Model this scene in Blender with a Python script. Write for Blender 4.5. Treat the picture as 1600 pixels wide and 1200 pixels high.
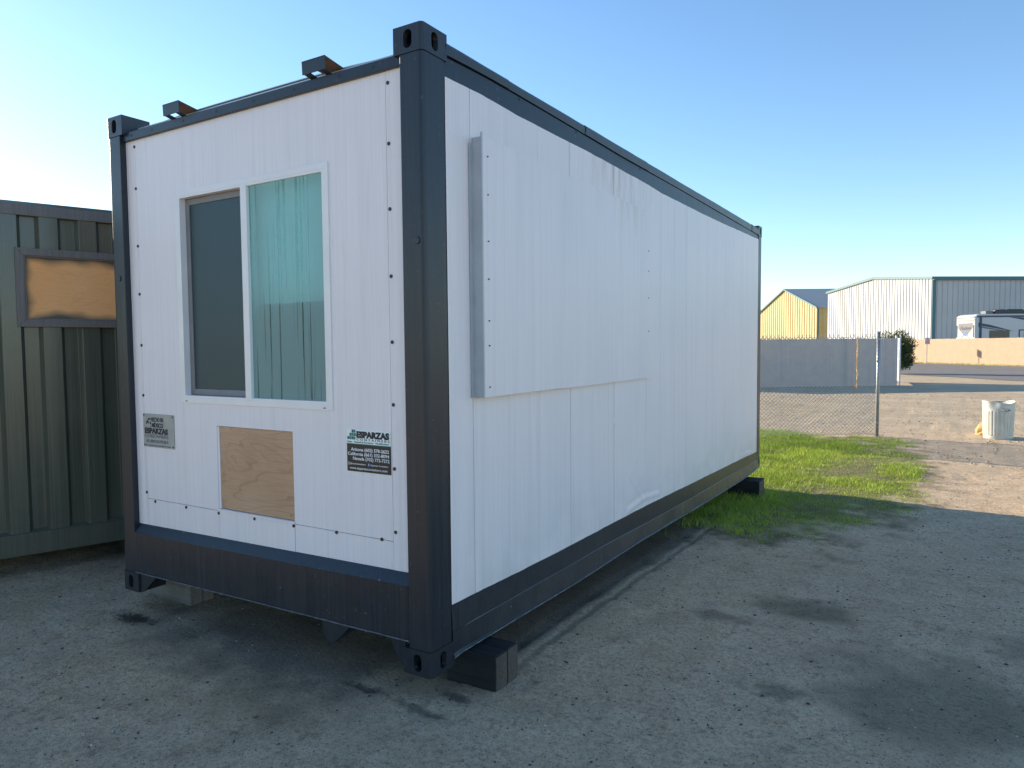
import bpy, math, random
import numpy as np
from mathutils import Matrix, Vector

for o in list(bpy.data.objects):
    bpy.data.objects.remove(o)
S = bpy.context.scene
COL = S.collection
random.seed(7)
R = math.radians

# ------------------------------------------------------------------ camera
YAW, PITCH, ROLL = 0.551, -0.053, -0.009
cy, sy, cp, sp = math.cos(YAW), math.sin(YAW), math.cos(PITCH), math.sin(PITCH)
fwd = Vector((-sy * cp, cy * cp, sp))
rt = Vector((cy, sy, 0))
up = rt.cross(fwd)
rr = math.cos(ROLL) * rt + math.sin(ROLL) * up
uu = -math.sin(ROLL) * rt + math.cos(ROLL) * up
CAM = Vector((1.958, -2.474, 1.497))
cam = bpy.data.cameras.new('camera')
cam.sensor_width = 36
cam.lens = 1114.3 / 1600 * 36
cam.clip_start = 0.05
cam.clip_end = 3000
co = bpy.data.objects.new('camera', cam)
COL.objects.link(co)
m3 = Matrix((rr, uu, -fwd)).transposed()
co.matrix_world = Matrix.Translation(CAM) @ m3.to_4x4()
S.camera = co

# ------------------------------------------------------------------ light
SUN_EL = R(16.5)
SUN_AZ = R(276.3)          # clockwise from +Y
w = bpy.data.worlds.new('World')
S.world = w
w.use_nodes = True
wn = w.node_tree
sky = wn.nodes.new('ShaderNodeTexSky')
sky.sky_type = 'NISHITA'
sky.sun_disc = False
sky.sun_elevation = SUN_EL
sky.sun_rotation = SUN_AZ
sky.air_density = 1.0
sky.dust_density = 0.15
sky.ozone_density = 2.2
sky.altitude = 600
hs = wn.nodes.new('ShaderNodeHueSaturation')
hs.inputs['Saturation'].default_value = 1.08
wn.links.new(sky.outputs[0], hs.inputs['Color'])
wn.links.new(hs.outputs[0], wn.nodes['Background'].inputs[0])
wn.nodes['Background'].inputs[1].default_value = 0.13
sl = bpy.data.lights.new('sun', 'SUN')
sl.energy = 5.0
sl.angle = R(0.6)
sl.color = (1.0, 0.83, 0.62)
so = bpy.data.objects.new('sun', sl)
COL.objects.link(so)
sd = Vector((math.sin(SUN_AZ) * math.cos(SUN_EL), math.cos(SUN_AZ) * math.cos(SUN_EL), math.sin(SUN_EL)))
so.rotation_euler = sd.to_track_quat('Z', 'Y').to_euler()
so.location = (0, 0, 30)
S.view_settings.view_transform = 'Standard'
S.view_settings.look = 'None'
S.view_settings.exposure = 1.08
S.view_settings.gamma = 1
S.view_settings.use_curve_mapping = False

# ------------------------------------------------------------------ materials
class NT:
    """small wrapper round a material's node tree"""
    def __init__(s, name):
        s.m = bpy.data.materials.new(name)
        s.m.use_nodes = True
        s.t = s.m.node_tree
        s.b = s.t.nodes['Principled BSDF']
        s.out = s.t.nodes['Material Output']
        s._c = None
    def n(s, ty, **kw):
        x = s.t.nodes.new(ty)
        for k, v in kw.items():
            setattr(x, k, v)
        return x
    def l(s, a, b):
        s.t.links.new(a, b)
    def set(s, inp, v):
        if isinstance(v, bpy.types.NodeSocket):
            s.l(v, inp)
        else:
            if isinstance(v, (tuple, list)) and len(v) == 3 and inp.type == 'RGBA':
                v = (*v, 1)
            inp.default_value = v
    def co(s):
        if s._c is None:
            s._c = s.n('ShaderNodeTexCoord').outputs['Object']
        return s._c
    def map(s, scale=(1, 1, 1), loc=(0, 0, 0), rot=(0, 0, 0)):
        x = s.n('ShaderNodeMapping')
        x.inputs['Scale'].default_value = scale
        x.inputs['Location'].default_value = loc
        x.inputs['Rotation'].default_value = rot
        s.l(s.co(), x.inputs['Vector'])
        return x.outputs[0]
    def noise(s, scale, detail=4, rough=.55, vec=None, dist=0.0):
        x = s.n('ShaderNodeTexNoise')
        x.inputs['Scale'].default_value = scale
        x.inputs['Detail'].default_value = detail
        x.inputs['Roughness'].default_value = rough
        x.inputs['Distortion'].default_value = dist
        s.l(vec or s.co(), x.inputs['Vector'])
        return x.outputs['Fac']
    def vor(s, scale, vec=None, feature='F1', out='Distance'):
        x = s.n('ShaderNodeTexVoronoi')
        x.feature = feature
        x.inputs['Scale'].default_value = scale
        s.l(vec or s.co(), x.inputs['Vector'])
        return x.outputs[out]
    def ramp(s, f, a, b, va=0.0, vb=1.0):
        x = s.n('ShaderNodeMapRange')
        x.clamp = True
        s.set(x.inputs[0], f)
        for i, v in enumerate((a, b, va, vb)):
            x.inputs[i + 1].default_value = v
        return x.outputs[0]
    def mix(s, f, a, b, mode='MIX'):
        x = s.n('ShaderNodeMix', data_type='RGBA', blend_type=mode)
        s.set(x.inputs[0], f)
        s.set(x.inputs[6], a)
        s.set(x.inputs[7], b)
        return x.outputs[2]
    def math(s, op, a, b=0.0, c=0.0):
        x = s.n('ShaderNodeMath', operation=op)
        s.set(x.inputs[0], a)
        s.set(x.inputs[1], b)
        s.set(x.inputs[2], c)
        return x.outputs[0]
    def xyz(s, v=None):
        x = s.n('ShaderNodeSeparateXYZ')
        s.l(v or s.co(), x.inputs[0])
        return x.outputs
    def bump(s, h, strength=.3, dist=.01, prev=None):
        x = s.n('ShaderNodeBump')
        x.inputs['Strength'].default_value = strength
        x.inputs['Distance'].default_value = dist
        s.l(h, x.inputs['Height'])
        if prev:
            s.l(prev, x.inputs['Normal'])
        return x.outputs[0]
    def fin(s, col, rough=.5, metal=0.0, normal=None, spec=.5):
        s.set(s.b.inputs['Base Color'], col)
        s.set(s.b.inputs['Roughness'], rough)
        s.set(s.b.inputs['Metallic'], metal)
        s.b.inputs['Specular IOR Level'].default_value = spec
        if normal:
            s.l(normal, s.b.inputs['Normal'])
        return s.m

def simple(name, col, rough=.5, metal=0.0, var=.12, scale=8, bump=0.0, bscale=60, spec=.5):
    k = NT(name)
    f = k.noise(scale, 5)
    d = tuple(c * (1 - var) for c in col)
    b = tuple(min(1, c * (1 + var)) for c in col)
    c = k.mix(k.ramp(f, .3, .7), d, b)
    nrm = k.bump(k.noise(bscale, 3), bump, .004) if bump else None
    return k.fin(c, rough, metal, nrm, spec)

def m_white(name='white_panel_paint', col=(.84, .81, .83), side=False):
    k = NT(name)
    st = k.noise(1, 6, .7, k.map((70, 70, 1.1)))          # vertical runs
    st2 = k.noise(1, 5, .65, k.map((22, 22, .35), (3, 1, 2)))
    big = k.noise(1.3, 4, .5)
    c = k.mix(k.ramp(st, .35, .75), tuple(x * .93 for x in col), tuple(min(1, x * 1.03) for x in col))
    c = k.mix(k.ramp(st2, .52, .75, 0, .34), c, (.60, .60, .60))
    drip = k.noise(1, 4, .7, k.map((13, 13, .5), (9, 2, 4)))
    fl = k.math('MULTIPLY', k.ramp(drip, .60, .72), k.ramp(k.noise(1.1, 3), .42, .6))
    c = k.mix(k.math('MULTIPLY', fl, .22), c, (.42, .39, .34))
    c = k.mix(k.ramp(big, .45, .75, 0, .25), c, (.66, .66, .68))
    if side:
        x, y, z = k.xyz()
        # rust coloured weeping high on the wall
        m = k.math('MULTIPLY', k.ramp(k.math('ABSOLUTE', k.math('SUBTRACT', y, 2.25)), .12, .75, 1, 0),
                   k.ramp(z, 2.25, 2.7, 0, 1))
        m = k.math('MULTIPLY', m, k.ramp(k.noise(1, 5, .7, k.map((9, 9, 1.6), (0, 4, 1))), .45, .68))
        c = k.mix(k.math('MULTIPLY', m, .75), c, (.52, .42, .28))
        # dust splashed up along the foot of the wall
        g = k.math('MULTIPLY', k.ramp(z, .25, .6, 1, 0), k.ramp(k.noise(5, 5), .4, .7))
        c = k.mix(k.math('MULTIPLY', g, .35), c, (.50, .47, .42))
    sp_ = k.vor(34)
    c = k.mix(k.ramp(sp_, .03, .055, .45, 0), c, (.35, .34, .33))
    h = k.math('ADD', k.math('MULTIPLY', k.noise(1, 4, .6, k.map((160, 160, 9))), .6),
               k.math('MULTIPLY', k.noise(420, 2), .4))
    n = k.bump(h, .26, .004)
    n = k.bump(k.noise(1, 3, .5, k.map((7, 7, 1.3), (5, 5, 5))), .12, .010, n)
    return k.fin(c, k.ramp(st, .3, .8, .30, .50), 0, n, .45)

def m_dark(name='dark_slate_paint', col=(.012, .018, .027), lighter=(.045, .060, .080)):
    k = NT(name)
    st = k.noise(1, 6, .75, k.map((90, 90, .9)))
    st2 = k.noise(1, 5, .7, k.map((240, 240, 2.2), (1, 2, 3)))
    c = k.mix(k.ramp(st, .50, .8, 0, .6), col, lighter)
    c = k.mix(k.ramp(st2, .6, .8, 0, .6), c, tuple(x * 1.5 for x in lighter))
    chips = k.noise(38, 6, .8)
    c = k.mix(k.ramp(chips, .655, .675, 0, .7), c, (.36, .35, .33))
    rust = k.math('MULTIPLY', k.ramp(k.noise(16, 6, .8, k.map((1, 1, .5), (4, 4, 4))), .57, .66), .15)
    c = k.mix(rust, c, (.055, .035, .025))
    z = k.xyz()[2]
    dust = k.math('MULTIPLY', k.ramp(z, 0.0, .45, .55, 0), k.ramp(k.noise(6, 5, .6), .35, .7))
    c = k.mix(k.math('MULTIPLY', dust, .45), c, (.09, .08, .07))
    n = k.bump(k.noise(90, 4, .6), .15, .003)
    n = k.bump(k.noise(4, 3), .12, .02, n)
    return k.fin(c, k.ramp(st, .3, .8, .26, .48), 0, n, .5)

M_white = m_white()
M_side = m_white('white_side_paint', (.89, .80, .79), True)
M_dark = m_dark()
M_black = simple('blackened_steel', (.012, .012, .013), .6)
M_screw = simple('screw_steel', (.045, .042, .04), .45, .6)
M_alu = simple('bare_aluminium', (.46, .50, .53), .42, .15, .08, 5, .1)
M_vinyl = simple('white_vinyl', (.80, .80, .80), .32, 0, .04, 4)
M_sashgrey = simple('grey_screen_frame', (.21, .21, .225), .5, 0, .08)
M_inside = simple('interior_board', (.32, .31, .30), .7)
M_blind = simple('white_blind', (.90, .93, .93), .5, 0, .04)
M_roof = simple('roof_sheet', (.50, .56, .58), .4, .1, .12, 3)
M_rusty = simple('primed_brown_steel', (.24, .15, .11), .6, 0, .35, 18, .2)
M_letter = simple('dark_print', (.012, .016, .028), .5)
M_sgrey = simple('grey_print', (.10, .12, .15), .5)
M_wlet = simple('white_print', (.85, .86, .88), .5)
M_green = simple('green_print', (.02, .22, .19), .4)
M_green2 = simple('deep_green_print', (.015, .13, .12), .4)
M_blue = simple('blue_print', (.04, .16, .45), .4)
M_plate = simple('brushed_plate', (.33, .37, .38), .38, .35, .12, 20)
M_stwhite = simple('sticker_white', (.80, .88, .88), .35, 0, .03)
M_stblack = simple('sticker_black', (.010, .015, .018), .35, 0, .1)

def m_ply(name, a, b, dark, scale=1.0, rot=0.0, overspray=None):
    k = NT(name)
    v = k.map((1.1 * scale, 1.1 * scale, 3.2 * scale), (.3, .2, .7), (0, rot, 0))
    f = k.noise(1.25, 3, .45, v, .9)
    rings = k.math('FRACT', k.math('MULTIPLY', f, 13.0))
    line = k.math('MULTIPLY', k.ramp(rings, 0, .22, 1, 0), k.ramp(rings, 0, .02, .2, 1))
    fine = k.noise(1, 4, .7, k.map((6, 6, 160)))
    c = k.mix(k.ramp(k.noise(2.2, 4), .3, .7), a, b)
    c = k.mix(k.ramp(fine, .4, .8, 0, .3), c, dark)
    c = k.mix(k.math('MULTIPLY', line, .18 if overspray else .38), c, dark)
    knots = k.vor(5.5)
    c = k.mix(k.ramp(knots, .02, .05, .7, 0), c, tuple(x * .5 for x in dark))
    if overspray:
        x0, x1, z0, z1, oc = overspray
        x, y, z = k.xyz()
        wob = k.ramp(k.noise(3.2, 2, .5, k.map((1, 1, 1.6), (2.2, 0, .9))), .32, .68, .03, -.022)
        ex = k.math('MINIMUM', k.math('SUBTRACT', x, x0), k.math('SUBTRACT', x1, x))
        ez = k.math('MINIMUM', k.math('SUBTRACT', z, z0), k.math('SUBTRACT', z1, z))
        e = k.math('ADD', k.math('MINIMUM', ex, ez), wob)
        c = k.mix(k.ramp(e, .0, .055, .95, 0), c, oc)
    n = k.bump(fine, .12, .002)
    return k.fin(c, .62, 0, n, .3)

M_ply = m_ply('plywood_patch', (.50, .31, .18), (.60, .40, .26), (.20, .10, .05))

def m_glass_fog():
    """greenish pane fogged with condensation that has run down in places"""
    k = NT('fogged_green_glass')
    v = k.map((48, 48, .5), (.2, 0, 0))
    f = k.noise(1, 5, .6, v)
    wob = k.noise(1, 4, .65, k.map((110, 110, 2.2)))
    f = k.math('ADD', f, k.math('MULTIPLY', wob, .16))
    runs = k.ramp(f, .68, .71)
    runs2 = k.ramp(k.noise(1, 3, .5, k.map((55, 55, .6), (4, 4, 1))), .60, .625)
    runs = k.math('MAXIMUM', runs, k.math('MULTIPLY', runs2, .8))
    drops = k.ramp(k.vor(260), .10, .25, .25, 0)
    clear = k.math('MINIMUM', k.math('ADD', runs, drops), 1.0)
    tr = k.n('ShaderNodeBsdfTransparent')
    tr.inputs[0].default_value = (.72, .96, .94, 1)
    df = k.n('ShaderNodeBsdfDiffuse')
    df.inputs[0].default_value = (.25, .37, .365, 1)
    tl = k.n('ShaderNodeBsdfTranslucent')
    tl.inputs[0].default_value = (.30, .50, .50, 1)
    a = k.n('ShaderNodeAddShader')
    k.l(df.outputs[0], a.inputs[0])
    k.l(tl.outputs[0], a.inputs[1])
    m1 = k.n('ShaderNodeMixShader')
    k.l(k.ramp(clear, 0, 1, .74, .14), m1.inputs[0])
    k.l(tr.outputs[0], m1.inputs[1])
    k.l(a.outputs[0], m1.inputs[2])
    gl = k.n('ShaderNodeBsdfGlossy')
    gl.inputs['Roughness'].default_value = .34
    gl.inputs['Color'].default_value = (.75, 1, .98, 1)
    fr = k.n('ShaderNodeFresnel')
    fr.inputs[0].default_value = 1.28
    m2 = k.n('ShaderNodeMixShader')
    k.l(fr.outputs[0], m2.inputs[0])
    k.l(m1.outputs[0], m2.inputs[1])
    k.l(gl.outputs[0], m2.inputs[2])
    k.l(m2.outputs[0], k.out.inputs['Surface'])
    return k.m

def m_glass(name, tint, ior=1.5, rough=.03):
    k = NT(name)
    tr = k.n('ShaderNodeBsdfTransparent')
    tr.inputs[0].default_value = (*tint, 1)
    gl = k.n('ShaderNodeBsdfGlossy')
    gl.inputs['Roughness'].default_value = rough
    fr = k.n('ShaderNodeFresnel')
    fr.inputs[0].default_value = ior
    m = k.n('ShaderNodeMixShader')
    k.l(fr.outputs[0], m.inputs[0])
    k.l(tr.outputs[0], m.inputs[1])
    k.l(gl.outputs[0], m.inputs[2])
    k.l(m.outputs[0], k.out.inputs['Surface'])
    return k.m

def m_screen():
    k = NT('insect_screen')
    tr = k.n('ShaderNodeBsdfTransparent')
    df = k.n('ShaderNodeBsdfDiffuse')
    df.inputs[0].default_value = (.055, .075, .085, 1)
    gl = k.n('ShaderNodeBsdfGlossy')
    gl.inputs['Roughness'].default_value = .45
    gl.inputs['Color'].default_value = (.15, .20, .215, 1)
    ad = k.n('ShaderNodeMixShader')
    ad.inputs[0].default_value = .5
    k.l(df.outputs[0], ad.inputs[1])
    k.l(gl.outputs[0], ad.inputs[2])
    m = k.n('ShaderNodeMixShader')
    m.inputs[0].default_value = .68
    k.l(tr.outputs[0], m.inputs[1])
    k.l(ad.outputs[0], m.inputs[2])
    k.l(m.outputs[0], k.out.inputs['Surface'])
    return k.m

M_fog = m_glass_fog()
M_clear = m_glass('plain_green_glass', (.62, .80, .78), 1.6)
M_clear2 = m_glass('inner_glass_face', (.92, 1, .99), 1.1)
M_screen = m_screen()

# ------------------------------------------------------------------ mesh helpers
class MB:
    def __init__(s):
        s.v = []
        s.f = []
    def add(s, vs, fs):
        b = len(s.v)
        s.v += [tuple(p) for p in vs]
        s.f += [tuple(i + b for i in f) for f in fs]
        return s
    def box(s, x0, x1, y0, y1, z0, z1):
        s.add([(x0, y0, z0), (x1, y0, z0), (x1, y1, z0), (x0, y1, z0), (x0, y0, z1), (x1, y0, z1), (x1, y1, z1), (x0, y1, z1)],
              [(0, 3, 2, 1), (4, 5, 6, 7), (0, 1, 5, 4), (1, 2, 6, 5), (2, 3, 7, 6), (3, 0, 4, 7)])
        return s
    def prism(s, pts, axis, a, b):
        """closed polygon of 2D points pushed along an axis; x: (y,z)  y: (x,z)  z: (x,y)"""
        def P(p, t):
            return {'x': (t, p[0], p[1]), 'y': (p[0], t, p[1]), 'z': (p[0], p[1], t)}[axis]
        n = len(pts)
        fs = [tuple(range(n))[::-1], tuple(range(n, 2 * n))]
        fs += [(i, (i + 1) % n, n + (i + 1) % n, n + i) for i in range(n)]
        s.add([P(p, a) for p in pts] + [P(p, b) for p in pts], fs)
        return s
    def tube(s, pts, r, n=8, cap=True):
        pts = [Vector(p) for p in pts]
        rs = r if isinstance(r, (list, tuple)) else [r] * len(pts)
        vs, fs = [], []
        for i, p in enumerate(pts):
            d = (pts[min(i + 1, len(pts) - 1)] - pts[max(i - 1, 0)]).normalized()
            a = d.orthogonal().normalized() if i == 0 else (a - d * a.dot(d)).normalized()
            b = d.cross(a)
            for j in range(n):
                t = 2 * math.pi * j / n
                vs.append(p + (a * math.cos(t) + b * math.sin(t)) * rs[i])
        for i in range(len(pts) - 1):
            for j in range(n):
                fs.append((i * n + j, i * n + (j + 1) % n, (i + 1) * n + (j + 1) % n, (i + 1) * n + j))
        if cap:
            fs.append(tuple(range(n))[::-1])
            fs.append(tuple((len(pts) - 1) * n + j for j in range(n)))
        s.add(vs, fs)
        return s
    def sheet(s, rows):
        """grid of points"""
        n = len(rows[0])
        vs = [p for r_ in rows for p in r_]
        fs = [(i * n + j, i * n + j + 1, (i + 1) * n + j + 1, (i + 1) * n + j) for i in range(len(rows) - 1) for j in range(n - 1)]
        s.add(vs, fs)
        return s
    def mesh(s, name, mat):
        me = bpy.data.meshes.new(name)
        me.from_pydata(s.v, [], s.f)
        me.update()
        if mat:
            for m in (mat if isinstance(mat, (list, tuple)) else [mat]):
                me.materials.append(m)
        return me
    def build(s, name, mat, parent=None, bevel=0, smooth=False, solid=0):
        return link(name, s.mesh(name, mat), parent, bevel, smooth, solid)

def fixn(me):
    import bmesh
    bm = bmesh.new()
    bm.from_mesh(me)
    bmesh.ops.recalc_face_normals(bm, faces=bm.faces)
    bm.to_mesh(me)
    bm.free()

def link(name, me, parent=None, bevel=0, smooth=False, solid=0):
    o = bpy.data.objects.new(name, me)
    COL.objects.link(o)
    if parent:
        o.parent = parent
    if smooth:
        me.polygons.foreach_set('use_smooth', [True] * len(me.polygons))
    if solid:
        m = o.modifiers.new('solid', 'SOLIDIFY')
        m.thickness = solid
    if bevel:
        m = o.modifiers.new('bevel', 'BEVEL')
        m.width = bevel
        m.segments = 2
        m.limit_method = 'ANGLE'
    return o

def tag(o, label=None, cat=None, group=None, kind=None):
    if label: o['label'] = label
    if cat: o['category'] = cat
    if group: o['group'] = group
    if kind: o['kind'] = kind
    return o

def empty(name, loc, rz, label, cat, group=None):
    o = bpy.data.objects.new(name, None)
    COL.objects.link(o)
    o.location = loc
    o.rotation_euler = (0, 0, rz)
    o.empty_display_size = .2
    return tag(o, label, cat, group)

def copy_tree(o, parent=None, **kw):
    c = o.copy()
    COL.objects.link(c)
    c.parent = parent
    for k_, v in kw.items():
        c[k_] = v
    for ch in [x for x in bpy.data.objects if x.parent is o]:
        copy_tree(ch, c)
    return c

def text_part(body, size, mat, parent, loc, rotz=0.0, width=None, bold=0.0, name='lettering', align='LEFT', spacing=1.0, depth=.0006, slant=0.0):
    """lettering that stands in the x-z plane facing -y, then turned by rotz"""
    cu = bpy.data.curves.new(name, 'FONT')
    cu.body = body
    cu.size = size
    cu.offset = bold
    cu.extrude = depth
    cu.shear = slant
    cu.align_x = align
    cu.space_character = spacing
    cu.resolution_u = 3
    t = bpy.data.objects.new(name, cu)
    COL.objects.link(t)
    me = bpy.data.meshes.new_from_object(t.evaluated_get(bpy.context.evaluated_depsgraph_get()))
    bpy.data.objects.remove(t)
    bpy.data.curves.remove(cu)
    me.materials.clear()
    me.materials.append(mat)
    n = len(me.vertices)
    a = np.empty(n * 3)
    me.vertices.foreach_get('co', a)
    a = a.reshape(-1, 3)
    if width:
        ww = a[:, 0].max() - a[:, 0].min()
        a[:, 0] *= width / ww
    x, y, z = a[:, 0].copy(), a[:, 1].copy(), a[:, 2].copy()
    X, Y, Z = x, -z, y
    c_, s_ = math.cos(rotz), math.sin(rotz)
    a = np.stack([X * c_ - Y * s_ + loc[0], X * s_ + Y * c_ + loc[1], Z + loc[2]], 1)
    me.vertices.foreach_set('co', a.ravel())
    me.name = name
    me.update()
    return link(name, me, parent)

def interp(tab, v):
    return float(np.interp(v, [a for a, b in tab], [b for a, b in tab]))

# value noise for geometry
_rng = np.random.RandomState(3)
_G = _rng.rand(256, 256)
def vnoise(x, y):
    x = np.asarray(x, float); y = np.asarray(y, float)
    xi = np.floor(x).astype(int); yi = np.floor(y).astype(int)
    fx = x - xi; fy = y - yi
    fx = fx * fx * (3 - 2 * fx); fy = fy * fy * (3 - 2 * fy)
    g = lambda a, b: _G[a % 256, b % 256]
    return ((g(xi, yi) * (1 - fx) + g(xi + 1, yi) * fx) * (1 - fy) + (g(xi, yi + 1) * (1 - fx) + g(xi + 1, yi + 1) * fx) * fy) - .5
def fbm(x, y, o=4):
    s = 0
    for i in range(o):
        s = s + vnoise(x * 2 ** i + 17 * i, y * 2 ** i + 5 * i) / 2 ** i
    return s

# ------------------------------------------------------------------ ground
def base_z(y):
    t = np.clip((np.asarray(y, float) - 1) / 5, 0, 1)
    return -.14 - .11 * t * t * (3 - 2 * t)
def ground_z(x, y):
    x = np.asarray(x, float); y = np.asarray(y, float)
    near = np.clip((26 - np.hypot(x, y - 4)) / 10, 0, 1)
    h = .030 * fbm(x * .9, y * .9, 3) + .014 * fbm(x * 5, y * 5, 3) + .009 * fbm(x * 9.5, y * 9.5, 2)
    # drip grooves washed out beneath the long side
    ys = np.clip((y - .45) / .3, 0, 1) * np.clip((5.2 - y) / 1.5, 0, 1)
    wob = .02 * fbm(y * 1.7, y * 0 + 3, 2)
    g = -.022 * np.exp(-((x - .01 + wob) / .022) ** 2) * ys * (1 + 1.2 * fbm(y * 4, y * 0 + 9, 2))
    g += -.010 * np.exp(-((x - .115 + wob) / .018) ** 2) * np.clip((y - .35) / .3, 0, 1) * np.clip((3.2 - y) / 1.0, 0, 1)
    g += .008 * np.exp(-((x - .055 + wob) / .03) ** 2) * ys
    # washed rut in front of the end
    for (px, py, rx, ry, d) in ((-.38, .0, .11, .03, .016), (-.02, -.02, .12, .035, .018), (.04, .16, .07, .04, .016), (-2.2, -.03, .16, .05, .015)):
        g += -d * np.exp(-(((x - px) / rx) ** 2 + ((y - py) / ry) ** 2))
    # flat under the timber so it sits down
    return base_z(y) + (h + g) * near

def axis(lo, hi, step, far, grow=1.12):
    a = list(np.arange(lo, hi + 1e-6, step))
    s = step; v = hi
    while v < far:
        s *= grow; v += s; a.append(v)
    s = step; v = lo; b = []
    while v > -far:
        s *= grow; v -= s; b.append(v)
    return np.array(b[::-1] + a)

def m_ground():
    k = NT('dirt_and_millings')
    x, y, z = k.xyz()
    big = k.noise(.55, 5, .6)
    mid = k.noise(3.2, 6, .62)
    fine = k.noise(38, 5, .7)
    grit = k.noise(190, 3, .7)
    near = k.mix(k.ramp(mid, .3, .72), (.60, .43, .275), (.81, .62, .42))
    near = k.mix(k.ramp(big, .38, .66, 0, .55), near, (.66, .51, .35))
    far = k.mix(k.ramp(mid, .3, .7), (.60, .45, .29), (.78, .62, .43))
    lot = k.mix(k.ramp(k.noise(1.1, 6, .7, k.map((.5, 1.6, 1))), .36, .68), (.52, .42, .28), (.74, .61, .43))
    edge = k.math('ADD', y, k.math('ADD', k.math('MULTIPLY', mid, 1.6), k.math('MULTIPLY', x, .35)))
    c = k.mix(k.ramp(edge, 5.2, 8.2), near, far)
    c = k.mix(k.ramp(k.math('ADD', y, k.math('MULTIPLY', big, 3)), 13.0, 17.5), c, lot)
    # grit and pale stones
    c = k.mix(k.ramp(fine, .40, .66, 0, .55), c, (.38, .32, .26), 'MULTIPLY')
    clod = k.noise(11, 6, .75)
    c = k.mix(k.ramp(clod, .56, .68, 0, .6), c, (.15, .11, .075))
    c = k.mix(k.ramp(clod, .30, .42, .35, 0), c, (.58, .46, .33))
    c = k.mix(k.ramp(grit, .34, .46, .6, 0), c, (.11, .09, .07))
    c = k.mix(k.ramp(k.noise(85, 2, .6), .32, .40, .8, 0), c, (.10, .08, .06))
    c = k.mix(k.ramp(k.noise(42, 3, .7, k.map((1, 1, 1), (3, 8, 1))), .60, .66, 0, .6), c, (.66, .55, .42))
    c = k.mix(k.ramp(grit, .56, .68, 0, .6), c, (.60, .52, .42))
    v1 = k.vor(70)
    rnd = k.n('ShaderNodeTexWhiteNoise')
    vc = k.n('ShaderNodeTexVoronoi'); vc.inputs['Scale'].default_value = 70
    k.l(k.co(), vc.inputs['Vector']); k.l(vc.outputs['Position'], rnd.inputs['Vector'])
    st = k.math('MULTIPLY', k.ramp(v1, .16, .24, 1, 0), k.ramp(rnd.outputs['Value'], .78, .82))
    c = k.mix(k.math('MULTIPLY', st, .75), c, (.55, .53, .50))
    jag = k.noise(13, 5, .7)
    # damp and oily marks with a shape of their own
    def blob(px, py, rx, ry, r0=.5, r1=1.1):
        a = k.math('DIVIDE', k.math('SUBTRACT', x, px), rx)
        b = k.math('DIVIDE', k.math('SUBTRACT', y, py), ry)
        d = k.math('SQRT', k.math('ADD', k.math('MULTIPLY', a, a), k.math('MULTIPLY', b, b)))
        sm = rx < .25
        d = k.math('ADD', d, k.math('MULTIPLY', k.math('SUBTRACT', jag if sm else mid, .5), 2.6 if sm else 1.5))
        d = k.math('ADD', d, k.math('MULTIPLY', k.math('SUBTRACT', fine, .5), 1.2))
        return k.ramp(d, r0, r1, 1, 0)
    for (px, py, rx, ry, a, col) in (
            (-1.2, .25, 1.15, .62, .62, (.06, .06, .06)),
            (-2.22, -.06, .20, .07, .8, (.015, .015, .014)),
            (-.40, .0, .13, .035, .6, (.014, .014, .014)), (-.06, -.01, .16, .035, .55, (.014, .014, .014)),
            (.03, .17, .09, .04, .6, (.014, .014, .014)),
            (1.95, 1.25, .55, .62, .5, (.09, .10, .07)), (2.6, 2.1, .5, .4, .5, (.06, .06, .045)),
            (1.30, .95, .16, .10, .5, (.05, .05, .035)), (1.22, 2.25, .32, .26, .55, (.045, .06, .03)),
            (.80, 1.78, .2, .12, .45, (.06, .06, .045)), (-.7, -.35, .5, .3, .25, (.10, .095, .06)),
            (.45, 4.6, .6, 1.2, .5, (.07, .065, .045))):
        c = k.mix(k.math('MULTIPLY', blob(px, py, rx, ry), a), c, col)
    # damp strip along the drip line
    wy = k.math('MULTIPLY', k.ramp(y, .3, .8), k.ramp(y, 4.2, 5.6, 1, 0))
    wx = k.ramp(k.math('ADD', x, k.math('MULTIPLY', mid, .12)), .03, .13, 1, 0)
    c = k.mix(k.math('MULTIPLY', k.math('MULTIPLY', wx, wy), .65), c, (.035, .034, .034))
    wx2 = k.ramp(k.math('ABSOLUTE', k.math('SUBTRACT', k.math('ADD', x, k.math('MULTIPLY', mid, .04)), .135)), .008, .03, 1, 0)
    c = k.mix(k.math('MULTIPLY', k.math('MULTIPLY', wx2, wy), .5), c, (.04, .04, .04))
    # soil and moss between the grass
    gm = blob(.55, 8.0, 1.35, 4.1, .7, 1.05)
    c = k.mix(k.math('MULTIPLY', gm, .75), c, (.075, .085, .03))
    h = k.math('ADD', k.math('MULTIPLY', fine, .7), k.math('MULTIPLY', grit, .35))
    n = k.bump(h, 1.0, .02)
    n = k.bump(k.noise(14, 4, .6), .4, .03, n)
    return k.fin(c, .92, 0, n, .2)

xs = axis(-5.0, 4.6, .045, 900, 1.11)
ys = axis(-1.6, 9.0, .05, 900, 1.10)
GX, GY = np.meshgrid(xs, ys)
GZ = ground_z(GX, GY)
nx, ny = len(xs), len(ys)
me = bpy.data.meshes.new('ground')
me.vertices.add(nx * ny)
me.vertices.foreach_set('co', np.stack([GX, GY, GZ], -1).ravel())
ii = np.arange((ny - 1) * (nx - 1))
r_, c_ = ii // (nx - 1), ii % (nx - 1)
q = np.stack([r_ * nx + c_, r_ * nx + c_ + 1, (r_ + 1) * nx + c_ + 1, (r_ + 1) * nx + c_], 1)
me.loops.add(q.size)
me.loops.foreach_set('vertex_index', q.ravel())
me.polygons.add(len(q))
me.polygons.foreach_set('loop_start', np.arange(0, q.size, 4))
me.polygons.foreach_set('use_smooth', np.ones(len(q), bool))
me.update(calc_edges=True)
me.materials.append(m_ground())
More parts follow.
